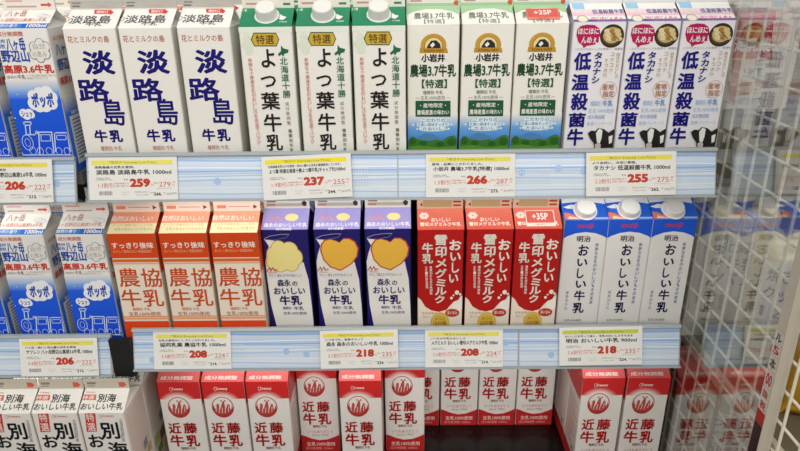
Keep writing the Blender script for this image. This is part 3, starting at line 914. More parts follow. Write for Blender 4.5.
  ('r','g',-35,0,35,42,'dc5c58','ea8a88'),  # pink light sheen put into the red gable's colour, stronger towards the ridge
  ('t','g','成分無調整',-2.89,6.98,54.25,7.02,'f6dcd8',0.03),
  ('r','n',-35,0,35,16.5,'e89a96','e89a96'),
  ('r','n',-28,5,28,8,'f2c8c4','f2c8c4'),
  ('r','r',0,150,70,194,'cf2c2c','cf2c2c'),
  ('r','r',0,0,70,26,'c42a2c','c42a2c'),
  ('r','r',8,40.0,34,42.0,'c89a92','c89a92'),
  ('r','r',38,47.2,62,49.2,'c89a92','c89a92'),
  ('r','r',8,54.4,34,56.4,'c89a92','c89a92'),
  ('r','r',38,61.6,62,63.6,'c89a92','c89a92'),
  ('r','r',8,68.8,34,70.8,'c89a92','c89a92'),
  ('r','r',38,76.0,62,78.0,'c89a92','c89a92'),
  ('r','r',8,83.2,34,85.2,'c89a92','c89a92'),
  ('r','r',38,90.4,62,92.4,'c89a92','c89a92'),
  ('r','r',8,97.6,34,99.6,'c89a92','c89a92'),
  ('r','r',38,104.8,62,106.8,'c89a92','c89a92'),
  ('r','r',8,112.0,34,114.0,'c89a92','c89a92'),
  ('r','r',38,119.2,62,121.2,'c89a92','c89a92'),
  ('r','r',8,126.4,34,128.4,'c89a92','c89a92'),
  ('r','r',38,133.60000000000002,62,135.60000000000002,'c89a92','c89a92'),
  ('r','l',0,150,70,194,'cf2c2c','cf2c2c'),
  ('r','l',0,0,70,26,'c42a2c','c42a2c'),
  ('r','l',8,40.0,62,42.0,'d0a8a0','d0a8a0'),
  ('r','l',8,47.2,54,49.2,'d0a8a0','d0a8a0'),
  ('r','l',8,54.4,46,56.4,'d0a8a0','d0a8a0'),
  ('r','l',8,61.6,62,63.6,'d0a8a0','d0a8a0'),
  ('r','l',8,68.8,54,70.8,'d0a8a0','d0a8a0'),
  ('r','l',8,76.0,46,78.0,'d0a8a0','d0a8a0'),
  ('r','l',8,83.2,62,85.2,'d0a8a0','d0a8a0'),
  ('r','l',8,90.4,54,92.4,'d0a8a0','d0a8a0'),
  ('r','l',8,97.6,46,99.6,'d0a8a0','d0a8a0'),
  ('r','l',8,104.8,62,106.8,'d0a8a0','d0a8a0'),
  ('r','l',8,112.0,54,114.0,'d0a8a0','d0a8a0'),
  ('r','l',8,119.2,46,121.2,'d0a8a0','d0a8a0'),
  ('r','l',8,126.4,62,128.4,'d0a8a0','d0a8a0'),
  ('r','l',8,133.60000000000002,54,135.60000000000002,'d0a8a0','d0a8a0'),
  ('r','l',50.0,34,50.8,44,'4a4440','4a4440'),
  ('r','l',51.6,34,52.4,44,'4a4440','4a4440'),
  ('r','l',53.2,34,54.0,44,'4a4440','4a4440'),
  ('r','l',54.8,34,55.599999999999994,44,'4a4440','4a4440'),
  ('r','l',56.4,34,57.199999999999996,44,'4a4440','4a4440'),
  ('r','l',58.0,34,58.8,44,'4a4440','4a4440'),
  ('r','l',59.6,34,60.4,44,'4a4440','4a4440'),
 ],
 'bekkai': [
  ('p','f',[(-24.67,196.07),(-8.26,195.94),(-12.4,159.89),(-28.46,159.6)],'d0443a'),
  ('t','f','特',-18.16,186.79,12.4,15.14,'f6e4dc',0.015),
  ('t','f','選',-19.42,168.95,12.48,15.35,'f6e4dc',0.015),
  ('t','f','Cremery',10.09,189.38,19.08,4.82,'d0443a',0.02),
  ('e','f',-1.84,189.07,2.3,3.21,'d0443a',0.5),
  ('t','f','別',7.98,161.78,29.25,31.96,'1e1c1c',0.035),
  ('t','f','お',-16.65,141.71,24.11,24.96,'1e1c1c',0.035),
  ('t','f','海',14.88,125.13,31.66,29.47,'1e1c1c',0.035),
  ('t','f','い',-14,96,17,14,'1e1c1c',0.035),
  ('t','f','し',-12,78,13,15,'1e1c1c',0.035),
  ('t','f','い',-12,60,17,14,'1e1c1c',0.035),
  ('t','f','牛',12,74,26,24,'1e1c1c',0.035),
  ('t','f','乳',12,46,26,24,'1e1c1c',0.035),
  ('t','f','北',28.45,180.78,4.97,6.08,'8a8680',0.0),
  ('t','f','海',28.11,174.7,4.98,6.11,'8a8680',0.0),
  ('t','f','道',27.76,168.59,4.99,6.14,'8a8680',0.0),
  ('t','f','別',27.42,162.46,5.0,6.17,'8a8680',0.0),
  ('t','f','海',27.07,156.29,5.01,6.19,'8a8680',0.0),
  ('t','f','町',26.73,150.1,5.03,6.22,'8a8680',0.0),
  ('t','f','産',26.38,143.88,5.04,6.25,'8a8680',0.0),
  ('p','g',[(-40.15,29.85),(-14.99,29.68),(-13.47,20.74),(-37.83,20.9)],'d8604e'),
  ('t','g','特選',-26.21,25.1,18.73,6.54,'f6e4dc',0.02),
  ('t','g','別海',3.15,24.05,28.74,13.75,'34322c',0.03),
  ('t','g','おいしい牛乳',-1.13,10.64,65.31,11.16,'4a463e',0.03),
  ('t','g','Cremery',-24.56,33.37,15.46,3.13,'d8604e',0.02),
  ('r','n',-35,0,35,13,'c9c2b2','c9c2b2'),
  ('r','n',-31,7,-17,11,'8a8478','8a8478'),
  ('r','n',-31,3,-20,5,'9a9488','9a9488'),
  ('p','n',[(19,2),(27,2),(31,6.5),(27,11),(19,11)],'d8604c'),
  ('p','r',[(6,185),(6,183.5),(64,183.5),(64,185)],'e2b8ac'),
  ('p','r',[(6,179),(6,177.5),(64,177.5),(64,179)],'d8ccc0'),
  ('p','r',[(6,173),(6,171.5),(64,171.5),(64,173)],'e2b8ac'),
  ('p','r',[(6,167),(6,165.5),(64,165.5),(64,167)],'d8ccc0'),
  ('p','r',[(6,161),(6,159.5),(64,159.5),(64,161)],'e2b8ac'),
  ('p','r',[(6,155),(6,153.5),(64,153.5),(64,155)],'d8ccc0'),
  ('p','r',[(6,149),(6,147.5),(64,147.5),(64,149)],'e2b8ac'),
  ('p','r',[(6,143),(6,141.5),(64,141.5),(64,143)],'d8ccc0'),
  ('p','r',[(6,137),(6,135.5),(64,135.5),(64,137)],'e2b8ac'),
  ('p','r',[(6,131),(6,129.5),(64,129.5),(64,131)],'d8ccc0'),
  ('p','r',[(6,125),(6,123.5),(64,123.5),(64,125)],'e2b8ac'),
  ('p','r',[(6,119),(6,117.5),(64,117.5),(64,119)],'d8ccc0'),
  ('p','r',[(6,113),(6,111.5),(64,111.5),(64,113)],'e2b8ac'),
  ('p','r',[(6,107),(6,105.5),(64,105.5),(64,107)],'d8ccc0'),
  ('p','r',[(6,101),(6,99.5),(64,99.5),(64,101)],'e2b8ac'),
  ('p','r',[(6,95),(6,93.5),(64,93.5),(64,95)],'d8ccc0'),
  ('p','r',[(8,60),(26,64),(26,82),(8,78)],'b8c46a'),
  ('p','r',[(30,52),(50,56),(50,78),(30,74)],'8a6a5a'),
  ('p','r',[(50,70),(64,74),(64,90),(50,86)],'c8a86a'),
  ('p','r',[(14,36),(34,40),(34,56),(14,52)],'7a9a5a'),
  ('p','r',[(40,30),(60,34),(60,50),(40,46)],'d0b090'),
  ('p','r',[(40,88),(54,92),(54,108),(40,104)],'8a8a98'),
 ],
 'board': [
  ('p','b',[(-102.67,147.14),(10.27,145.95),(13.23,131.71),(-100.33,132.89)],'d88a84'),
  ('p','b',[(-100.33,132.89),(8.75,131.75),(11.42,118.8),(-98.21,119.94)],'a8281e'),
  ('p','b',[(-98.16,119.65),(14.48,118.48),(15.02,115.87),(-97.73,117.04)],'d8b890'),
  ('p','b',[(-97.73,117.04),(10.51,115.92),(18.38,77.66),(-91.46,78.78)],'ad2a20'),
  ('p','b',[(-58.1,130.31),(-43.14,130.15),(-41.94,123.68),(-56.93,123.83)],'c8642a'),
  ('p','b',[(-37.16,130.09),(-22.21,129.93),(-20.95,123.46),(-35.94,123.61)],'c8642a'),
  ('p','b',[(-16.23,129.87),(-1.27,129.71),(0.03,123.24),(-14.95,123.4)],'c8642a'),
  ('t','b','淡海乳業',-24.19,97.33,74.2,20.6,'efe6dc',0.05),
  ('p','b',[(-91.46,78.78),(30.58,77.53),(31.05,75.29),(-91.1,76.54)],'d8a860'),
  ('p','b',[(-42.09,75.29),(-28.34,75.15),(-22.09,41.81),(-36.01,41.95)],'b05a4c'),
  ('p','b',[(-24.72,72.13),(10.44,71.77),(16.26,42.95),(-19.28,43.31)],'d9d8d0'),
  ('t','b','LINE',-7.27,56.89,26.14,9.1,'5a6a60',0.02),
  ('p','b',[(-43.74,42.03),(19.66,41.39),(20.13,39.09),(-43.33,39.73)],'c87a44'),
  ('p','b',[(-44.6,38.2),(17.35,37.58),(17.69,35.88),(-44.3,36.51)],'c8905a'),
  ('p','b',[(-39.53,35.85),(-28.68,35.74),(-23.79,9.26),(-34.75,9.37)],'b05a4c'),
  ('t','b','お友だち登録',-7.57,30.51,24.85,3.87,'b8583c',0.02),
  ('t','b','会員募集中',-7.93,24.32,21.79,3.89,'b8583c',0.02),
  ('p','b',[(-19.0,17.04),(12.22,16.73),(12.59,14.85),(-18.64,15.16)],'8a8a98'),
 ],
}


# ------------------------------------------------------------------ the setting
def structure(name, o):
    o.name = name
    o['kind'] = 'structure'
    return o


b = MB()
b.box(-1.6, -2.4, -.05, 2.2, 1.2, 0)
structure('floor', b.build('floor', M_FLOOR))
b = MB()
b.box(-1.2, .44, 0, .46, .50, 1.9)
structure('wall_back', b.build('wall_back', M_BACK))

DECK = {'top': 1.1864, 'middle': .8934, 'bottom': .6254}   # carton bases
HG, FT = .022, .0165


def strip_print(mb, x0, x1, fm, seed):
    """pale blue printed liner with wavy bands, soft discs and a field of dots"""
    rnd = random.Random(seed)
    W0, W1 = x0 * 1000, x1 * 1000
    f = lambda u, v, e: fm(u, v, e)
    f.bounds = (W0, W1, 3, 64)
    e = .0002
    H0, H1 = 4, 62
    lv = [(H0, 'c4d4e6'), (14, 'd8e2ea'), (24, 'cbd9e8'), (34, 'dfe7ed'), (44, 'b4cbe8'), (54, 'ccdaea'), (H1, '9dbce4')]
    for (a, ca), (c, cb) in zip(lv, lv[1:]):
        mb.face([f(W0, a, e), f(W1, a, e), f(W1, c, e), f(W0, c, e)], [ca, ca, cb, cb])
    for v, hh, c in ((43, 1.6, '8fb3e0'), (39.5, .9, 'a8c4e6'), (47, 1.2, 'e6eef4'), (30, 2.2, 'b2cbe8'), (12, 1.2, 'a9c3e4'), (58, 1.6, '8db4e2'), (19, 1.0, 'e4ecf2'), (35.5, .8, '9dbde4')):
        e += .00003
        n = max(3, int((W1 - W0) / 25))
        us = [W0 + (W1 - W0) * i / n for i in range(n + 1)]
        ph, am = rnd.random() * 6, .5 + rnd.random() * .8
        vv = [v + am * math.sin(ph + u * .021) for u in us]
        for i in range(n):
            mb.face([f(us[i], vv[i] - hh, e), f(us[i + 1], vv[i + 1] - hh, e), f(us[i + 1], vv[i + 1] + hh * .3, e), f(us[i], vv[i] + hh * .3, e)], c)
    for k in range(max(1, int((W1 - W0) / 70))):
        e += .00003
        u, v = W0 + 12 + rnd.random() * max(1, W1 - W0 - 24), 16 + rnd.random() * 28
        ink(mb, f, ('e', 'f', u, v, 5, 5, 'a5c3ea', 0), e)
    e += .00003
    u0 = W0 + rnd.random() * max(1, (W1 - W0) - 50)
    for i in range(12):
        for j in range(9):
            u, v = u0 + i * 4, 20 + j * 4
            if u < W1 - 2:
                mb.face([f(u, v, e), f(u + 1.5, v, e), f(u + 1.5, v + 1.5, e), f(u, v + 1.5, e)], 'e2eaf4' if j > 3 else 'b3cbe6')


RAILS = {}


def make_shelf(level, side, x0, x1, yt, zt, yb, zb, segs, label, deck_x=None):
    """steel shelf with a tilted plastic price rail along its front edge"""
    z = DECK[level] - .0004
    root = empty('display_shelf', ((x0 + x1) / 2, .2, z), label, 'shelf', 'steel display shelves with blue price rails')
    ox, oy, oz = (x0 + x1) / 2, .2, z
    d0, d1 = deck_x or (x0, x1)
    b = MB()
    b.box(d0 - ox, -.012 - oy, -.018, d1 - ox, .438 - oy, 0)
    for xx in (d0 + .004, d1 - .012):
        b.box(xx - ox, .05 - oy, -.05, xx + .008 - ox, .438 - oy, -.018)
    b.build('deck', M_DECK, root)
    b = MB()
    b.box(x0 + .07 - ox, -.026 - oy, -.029, x1 - .07 - ox, -.008 - oy, -.0182)
    b.build('led_strip', M_LED, root)['label'] = 'glowing light strip under the shelf edge'
    # rail channel
    t = Vector((0, yt - yb, zt - zb))
    hL = t.length
    t.normalize()
    nrm = Vector((0, -t.z, t.y))
    P = lambda w, d: (yb + t.y * w + nrm.y * d - oy, zb + t.z * w + nrm.z * d - oz)
    prof = [P(0, 0.004), P(.003, .004), P(.003, .0), P(hL - .004, .0), P(hL - .004, .004), P(hL, .003), P(hL + .0015, -.001), P(hL, -.0022), P(0, -.0022)]
    b = MB()
    b.prism(prof, x0 - ox, x1 - ox)
    ym, zm = P(hL * .5, -.0022)
    b.box(x0 + .01 - ox, ym - .002, -.016, x1 - .01 - ox, -.0125 - oy, -.006)
    rail = b.build('price_rail', M_RAIL, root)

    def fm(u, v, e):
        yy, zz = P(v / 1000, e)
        return (u / 1000 - ox, yy, zz)
    for i, (s0, s1) in enumerate(segs):
        b = MB()
        strip_print(b, s0, s1, fm, int(abs(s0) * 1000) + i)
        b.build('printed_liner', M_STRIP, rail)
    if side == 'left' and level == 'middle':
        b = MB()
        b.box(x1 + .0005 - ox, -.034 - oy, zb - .004 - oz, -.4275 - ox, -.026 - oy, zt - .002 - oz)
        b.build('end_cover', M_BACK, root)['label'] = 'black plastic end cover'
    RAILS[(level, side)] = (yb, zb, t, nrm, hL)
    return root


make_shelf('top', 'main', -.4445, .4335, -.020, 1.2150, -.040, 1.1500, [(-.443, -.01), (-.008, .432)],
           'long top shelf with blue and white price rail in the middle of the case')
make_shelf('top', 'left', -1.02, -.4605, -.020, 1.2100, -.040, 1.1475, [(-1.0, -.463)],
           'short section of top shelf cut off by the left edge of the picture')
make_shelf('middle', 'main', -.4265, .4265, -.020, .9335, -.040, .8690, [(-.425, -.06), (-.058, .174), (.177, .4245)],
           'long middle shelf with blue and white price rail above the red and white cartons')
make_shelf('middle', 'left', -1.02, -.4615, -.020, .9235, -.040, .8590, [(-1.0, -.4645)],
           'short section of middle shelf above the brush-lettered cartons at lower left')

# bottom deck of the case
root = empty('bottom_deck', (-.29, .1, .0), 'dark brown glossy bottom deck under the red and white cartons', 'shelf')
b = MB()
b.box(-.79 + .02, -.45, .56, .72, .338, .612)
b.box(-.77, -.44, 0, .72, .338, .56)
b.build('base', mat('dark_case_base', '1a1716', .5), root)
b = MB()
b.box(-.77, -.45, .612, .72, .338, .625)
b.build('rubber_mat', M_MAT, root)
# dark uprights behind the gap between the two shelf runs
root = empty('shelf_upright', (-.4525, .425, .625), 'dark slotted upright in the gap between the two shelf runs', 'upright')
b = MB()
b.box(-.006, -.012, 0, .006, .012, 1.2)
b.build('post', mat('dark_bronze_steel', '1d1712', .4), root)

# ------------------------------------------------------------------ milk cartons
def face_map(kind, H, W=.07):
    L = math.hypot(.035, HG)
    hw = W * 500

    def f(u, t, e):
        u, t = u / 1000, t / 1000
        if kind == 'f':
            return (u, -e, t)
        if kind == 'g':
            return (u, t / L * .035 - e * HG / L, H + t / L * HG + e * .035 / L)
        if kind == 'n':
            return (u, .035 - .0012 - e, H + HG + t)
        if kind == 'r':
            return (W / 2 + e, u, t)
        if kind == 'l':
            return (-W / 2 - e, .07 - u, t)
    f.bounds = {'f': (-hw + .3, hw - .3, 0.2, H * 1000), 'g': (-hw + .3, hw - .3, 0, L * 1000), 'n': (-hw, hw, 0, FT * 1000),
                'r': (.3, 69.7, .2, H * 1000), 'l': (.3, 69.7, .2, H * 1000)}[kind]
    return f


def make_carton(key, H, label, group, base='f1eee7', side=None, gable='f6f4ee', fin='e9e6de', cap=False, hw=.035, sticker=None, gside=None):
    """gable-top carton: origin at the middle of its front bottom edge"""
    side = side or base
    gside = gside or gable
    root = empty('milk_carton', (0, 0, 0), label, 'milk carton', group)
    els = DESIGN[key]
    W = hw * 2
    c = .0012
    b = MB()
    ring = [(-hw + c, 0), (hw - c, 0), (hw, c), (hw, .07 - c), (hw - c, .07), (-hw + c, .07), (-hw, .07 - c), (-hw, c)]
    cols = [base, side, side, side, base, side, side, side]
    for i in range(8):
        p, q = ring[i], ring[(i + 1) % 8]
        b.face([(p[0], p[1], 0), (q[0], q[1], 0), (q[0], q[1], H), (p[0], p[1], H)], cols[i])
    b.face([(x, y, 0) for x, y in reversed(ring)], base)
    e = .0002
    for el in els:
        if el[1] in 'frl':
            ink(b, face_map(el[1], H, W), el, e)
            e += .00003
    b.build('body', M_CARTON, root)
    # gable: two sloping panels and the folded-in triangles at each side
    b = MB()
    ZR = H + HG
    for s in (0, 1):
        y0 = 0 if s == 0 else .07
        pts = [(-hw, y0, H), (hw, y0, H), (hw, .035, ZR), (-hw, .035, ZR)]
        b.face(pts if s == 0 else list(reversed(pts)), gable)
    for sx in (-1, 1):
        X = sx * hw
        Pm = (sx * (hw - .024), .035, ZR - .002)
        b.face([(X, .0, H), (X, .07, H), Pm], gside)
        b.face([(X, .0, H), Pm, (X, .035, ZR)], gside)
        b.face([(X, .07, H), (X, .035, ZR), Pm], gside)
    e = .0002
    for el in els:
        if el[1] == 'g':
            ink(b, face_map('g', H, W), el, e)
            e += .00003
    b.build('gable_top', M_CARTON, root)
    b = MB()
    b.box(-hw, .0338, ZR - .001, hw, .0362, ZR + FT, fin)
    b.box(-hw + .001, .0332, ZR + FT * .80, hw - .001, .0368, ZR + FT * .86, fin)
    e = .0002
    for el in els:
        if el[1] == 'n':
            ink(b, face_map('n', H, W), el, e)
            e += .00003
    b.build('top_fin', M_CARTON, root)
    L = math.hypot(.035, HG)
    if cap:
        n = Vector((0, -HG / L, .035 / L))
        n = (n + Vector((0, -.12, .1))).normalized()
        ctr = Vector((0, .035 * cap[0], H + HG * cap[0]))
        a = Vector((1, 0, 0))
        bb = n.cross(a)
        R0 = cap[1]
        prof = [(0.0, R0 * 1.16), (.002, R0 * 1.16), (.0022, R0 * 1.02), (.004, R0), (cap[2] * .86, R0 * .93), (cap[2] * .96, R0 * .90), (cap[2], R0 * .84), (cap[2] * .985, R0 * .76), (cap[2] * .985, 0.0)]
        N = 40
        b = MB()
        rings = []
        for hgt, rad in prof:
            rings.append([ctr + n * (hgt - .001) + (a * math.cos(t) + bb * math.sin(t)) * rad * (1 + (.012 if (k % 2 and .0035 < hgt < cap[2] * .9) else 0)) for k, t in enumerate([2 * math.pi * i / N for i in range(N)])])
        for r0, r1 in zip(rings, rings[1:]):
            for i in range(N):
                j = (i + 1) % N
                if (r1[i] - r1[j]).length < 1e-7:
                    b.face([r0[i], r0[j], r1[i]], 'ffffff')
                else:
                    b.face([r0[i], r0[j], r1[j], r1[i]], 'ffffff')
        b.build('screw_cap', M_CAP, root, weld=True)['label'] = 'white plastic screw cap'
    return root


def add_sticker(root, H, cx, t0, w, h, edge):
    f = face_map('g', H)
    f.bounds = (-40, 40, -40, 80)
    b = MB()
    e = .0012
    for k in range(1):
        ink(b, f, ('r', 'g', cx - w / 2, t0, cx + w / 2, t0 + h, edge, edge), e)
        ink(b, f, ('r', 'g', cx - w / 2 + 1.5, t0 + h * .22, cx + w / 2 - 1.5, t0 + h - 1.2, 'e0655a', 'e0655a'), e + .0001)
        ink(b, f, ('t', 'g', '+35P', cx, t0 + h * .62, w * .55, h * .42, 'f8efe8', .04), e + .0002)
        ink(b, f, ('t', 'g', '8/31まで', cx, t0 + h * .11, w * .3, h * .11, '8a5a50', .0), e + .0002)
    o = b.build('points_sticker', M_CARTON, root)
    o['label'] = 'red and white points sticker'
    return o


ORD3 = ('leftmost', 'middle', 'rightmost')


def row_of(root, H, xs, y, z, desc, where, gap=.0725, behind=1, jit=0):
    """front cartons of one product and the ones standing directly behind them; moves the first, copies the rest"""
    made = []
    rnd = random.Random(jit)
    for i, x in enumerate(xs):
        lab = '%s, %s of front three %s' % (desc, ORD3[i], where)
        cx = x + .035
        if i == 0:
            root.location = (cx, y, z)
            root['label'] = lab
            made.append(root)
        else:
            made.append(copy_tree(root, (cx, y, z), lab))
    for k in range(behind):
        for i, x in enumerate(xs):
            lab = '%s, behind the %s front one %s' % (desc, ORD3[i], where)
            copy_tree(root, (x + .035 + rnd.uniform(-.001, .001), y + gap * (k + 1), z), lab)
    return made


G_TOP, G_MID = 'on top shelf', 'on middle shelf'
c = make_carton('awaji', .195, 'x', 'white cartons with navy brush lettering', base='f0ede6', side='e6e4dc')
row_of(c, .195, [-.4488, -.3752, -.2978], -.009, DECK['top'], 'white carton with navy brush lettering', G_TOP, jit=1)

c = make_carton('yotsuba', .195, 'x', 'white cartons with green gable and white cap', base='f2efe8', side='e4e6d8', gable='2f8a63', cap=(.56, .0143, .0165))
row_of(c, .195, [-.2163, -.1411, -.0670], -.009, DECK['top'], 'white capped carton with gold badge', G_TOP, jit=2)

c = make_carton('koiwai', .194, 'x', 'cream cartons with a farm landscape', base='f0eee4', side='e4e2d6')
made = row_of(c, .194, [.0055, .0790, .1512], .005, DECK['top'], 'cream carton with farm landscape', G_TOP, jit=3)
add_sticker(made[2], .194, 2, 8, 44, 24, 'e88a78')
made[2]['label'] = 'cream carton with farm landscape and red points sticker on its gable'

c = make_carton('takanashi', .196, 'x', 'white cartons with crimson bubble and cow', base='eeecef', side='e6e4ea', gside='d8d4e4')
row_of(c, .196, [.2262, .2985, .3708], .002, DECK['top'], 'white carton with crimson bubble and cow', G_TOP, jit=4)

# blue locomotive cartons on the left shelf run, top and middle
c = make_carton('yatsugatake', .196, 'x', 'blue and white cartons with a locomotive drawing', base='f0eee8', side='eae8e2')
DY = 'blue and white locomotive carton'
spots = [(-.5375, 'top', 'right-hand one on the top shelf'), (-.6235, 'top', 'at the far left of the top shelf'),
         (-.5185, 'middle', 'beside the orange carton on the middle shelf'), (-.6070, 'middle', 'second from the right on the middle shelf'),
         (-.6950, 'middle', 'at the far left of the middle shelf')]
for i, (x, lv, w) in enumerate(spots):
    if i == 0:
        c.location = (x + .035, -.012, DECK[lv])
        c['label'] = DY + ', ' + w
    else:
        copy_tree(c, (x + .035, -.012, DECK[lv]), DY + ', ' + w)
for x, lv, w in spots:
    copy_tree(c, (x + .036, .061, DECK[lv]), DY + ', behind the one ' + w.replace('right-hand one ', 'at right '))

c = make_carton('nokyo', .199, 'x', 'orange and cream cartons', base='f0e4d2', side='e6d6c0', gable='f3c8a8', gside='dc4a14', fin='f4ded2')
row_of(c, .199, [-.4392, -.3630, -.2875], -.016, DECK['middle'], 'orange and cream carton', G_MID, jit=5)

DM = 'dark blue jug carton'
c = make_carton('morinaga_cloud', .196, DM + ' with a pale yellow cloud, beside the orange cartons', 'dark blue jug cartons', base='1f1866', side='1c165c', gable='a9a0dc', gside='1f1866', fin='e2ded8')  # gable colour includes the painted lilac reflection
c.location = (-.2155 + .035, .002, DECK['middle'])
copy_tree(c, (-.2155 + .035, .0745, DECK['middle']), DM + ' with a pale yellow cloud, hidden behind the front one')
c = make_carton('morinaga_heart', .196, 'x', 'dark blue jug cartons', base='1f1866', side='1c165c', gable='a9a0dc', gside='1f1866', fin='e2ded8')  # lilac gable carries painted reflection, side folds keep the plain blue
for k, (x, y, w) in enumerate([(-.1373, .002, 'middle of the dark blue front cartons'), (-.0606, .002, 'beside the red cartons at its right'),
                               (-.1373, .0745, 'hidden behind the middle front one'), (-.0606, .0745, 'hidden behind the one beside the red cartons')]):
    lab = DM + ' with an orange heart, ' + w
    if k == 0:
        c.location = (x + .035, y, DECK['middle'])
        c['label'] = lab
    else:
        copy_tree(c, (x + .035, y, DECK['middle']), lab)

c = make_carton('snow', .194, 'x', 'red cartons with cream lettering and milk splash', base='b81614', side='ae1412', gable='dc5a48', gside='b81614', fin='d8b49a')  # gable red lightened to paint in the light falling on it
made = row_of(c, .194, [.0191, .0931, .1656], .001, DECK['middle'], 'red carton with milk splash', G_MID, jit=6)
add_sticker(made[2], .194, 4, 4, 44, 30, 'f4e4d8')
made[2]['label'] = 'red carton with milk splash and white-edged points sticker on its gable'

c = make_carton('meiji', .203, 'x', 'white cartons with blue top and white cap', base='eeece8', side='e6e4e2', gable='2a66dc', gside='1f50c0', fin='eef0f4', cap=(.42, .0155, .012), hw=.0331)
row_of(c, .203, [.2397, .3064, .3731], .014, DECK['middle'], 'white carton with blue top and cap', G_MID, jit=7)

# red and white cartons on the bottom deck
DK = 'red and white round-emblem carton'
c = make_carton('kondo', .194, 'x', 'red and white round-emblem cartons', base='f0ebe4', side='ece4dc', gable='dc5c58', gside='cf2c2c', fin='e89a96')  # gable pink is painted sheen, side folds keep the plain red
kspots = [(-.4135, 0, 'first from the left in the front row'), (-.3395, 0, 'second from the left in the front row'), (-.2661, 0, 'third from the left in the front row'),
          (-.1115, .000, 'standing alone in the middle of the front row'),
          (.2925, .003, 'first of the two in front at the right'), (.3675, .003, 'beside the clear acrylic panel at the right'),
          (-.1925, .0555, 'set back between the third and the lone front carton'), (-.0375, .0555, 'set back right of the lone front carton'),
          (-.0070, .126, 'leftmost of the four at the back of the deck'), (.0663, .126, 'second of the four at the back of the deck'),
          (.1386, .126, 'third of the four at the back of the deck'), (.2110, .126, 'rightmost of the four at the back of the deck'),
          (-.4135, .0725, 'behind the first front carton'), (-.3395, .0725, 'behind the second front carton'), (-.2661, .0725, 'behind the third front carton'),
          (-.1115, .0725, 'behind the lone front carton'),
          (.2925, .0755, 'behind the first of the two at the right'), (.3675, .0755, 'behind the one beside the acrylic panel'),
          (.2925, .148, 'third in the file at the right'), (.3675, .148, 'third in the file beside the acrylic panel')]
for i, (x, y, w) in enumerate(kspots):
    if i == 0:
        c.location = (x + .035, y, DECK['bottom'])
        c['label'] = DK + ', ' + w
    else:
        copy_tree(c, (x + .035, y, DECK['bottom']), DK + ', ' + w)

# brush-lettered white cartons at lower left
DB = 'white carton with black brush lettering and red label'
c = make_carton('bekkai', .195, 'x', 'white brush-lettered cartons', base='ece9e2', side='e6ded4', gable='efece4', fin='c9c2b2')
bsp = [(-.5055, -.0802, 'nearest the red cartons at lower left'), (-.5780, -.0802, 'second from the right at lower left'), (-.6505, -.0802, 'at the far left edge'),
       (-.5055, -.0075, 'behind the one nearest the red cartons'), (-.5780, -.0075, 'behind the second from the right'), (-.6505, -.0075, 'behind the far left one')]
for i, (x, y, w) in enumerate(bsp):
    if i == 0:
        c.location = (x + .035, y, DECK['bottom'])
        c['label'] = DB + ', ' + w
    else:
        copy_tree(c, (x + .035, y, DECK['bottom']), DB + ', ' + w)


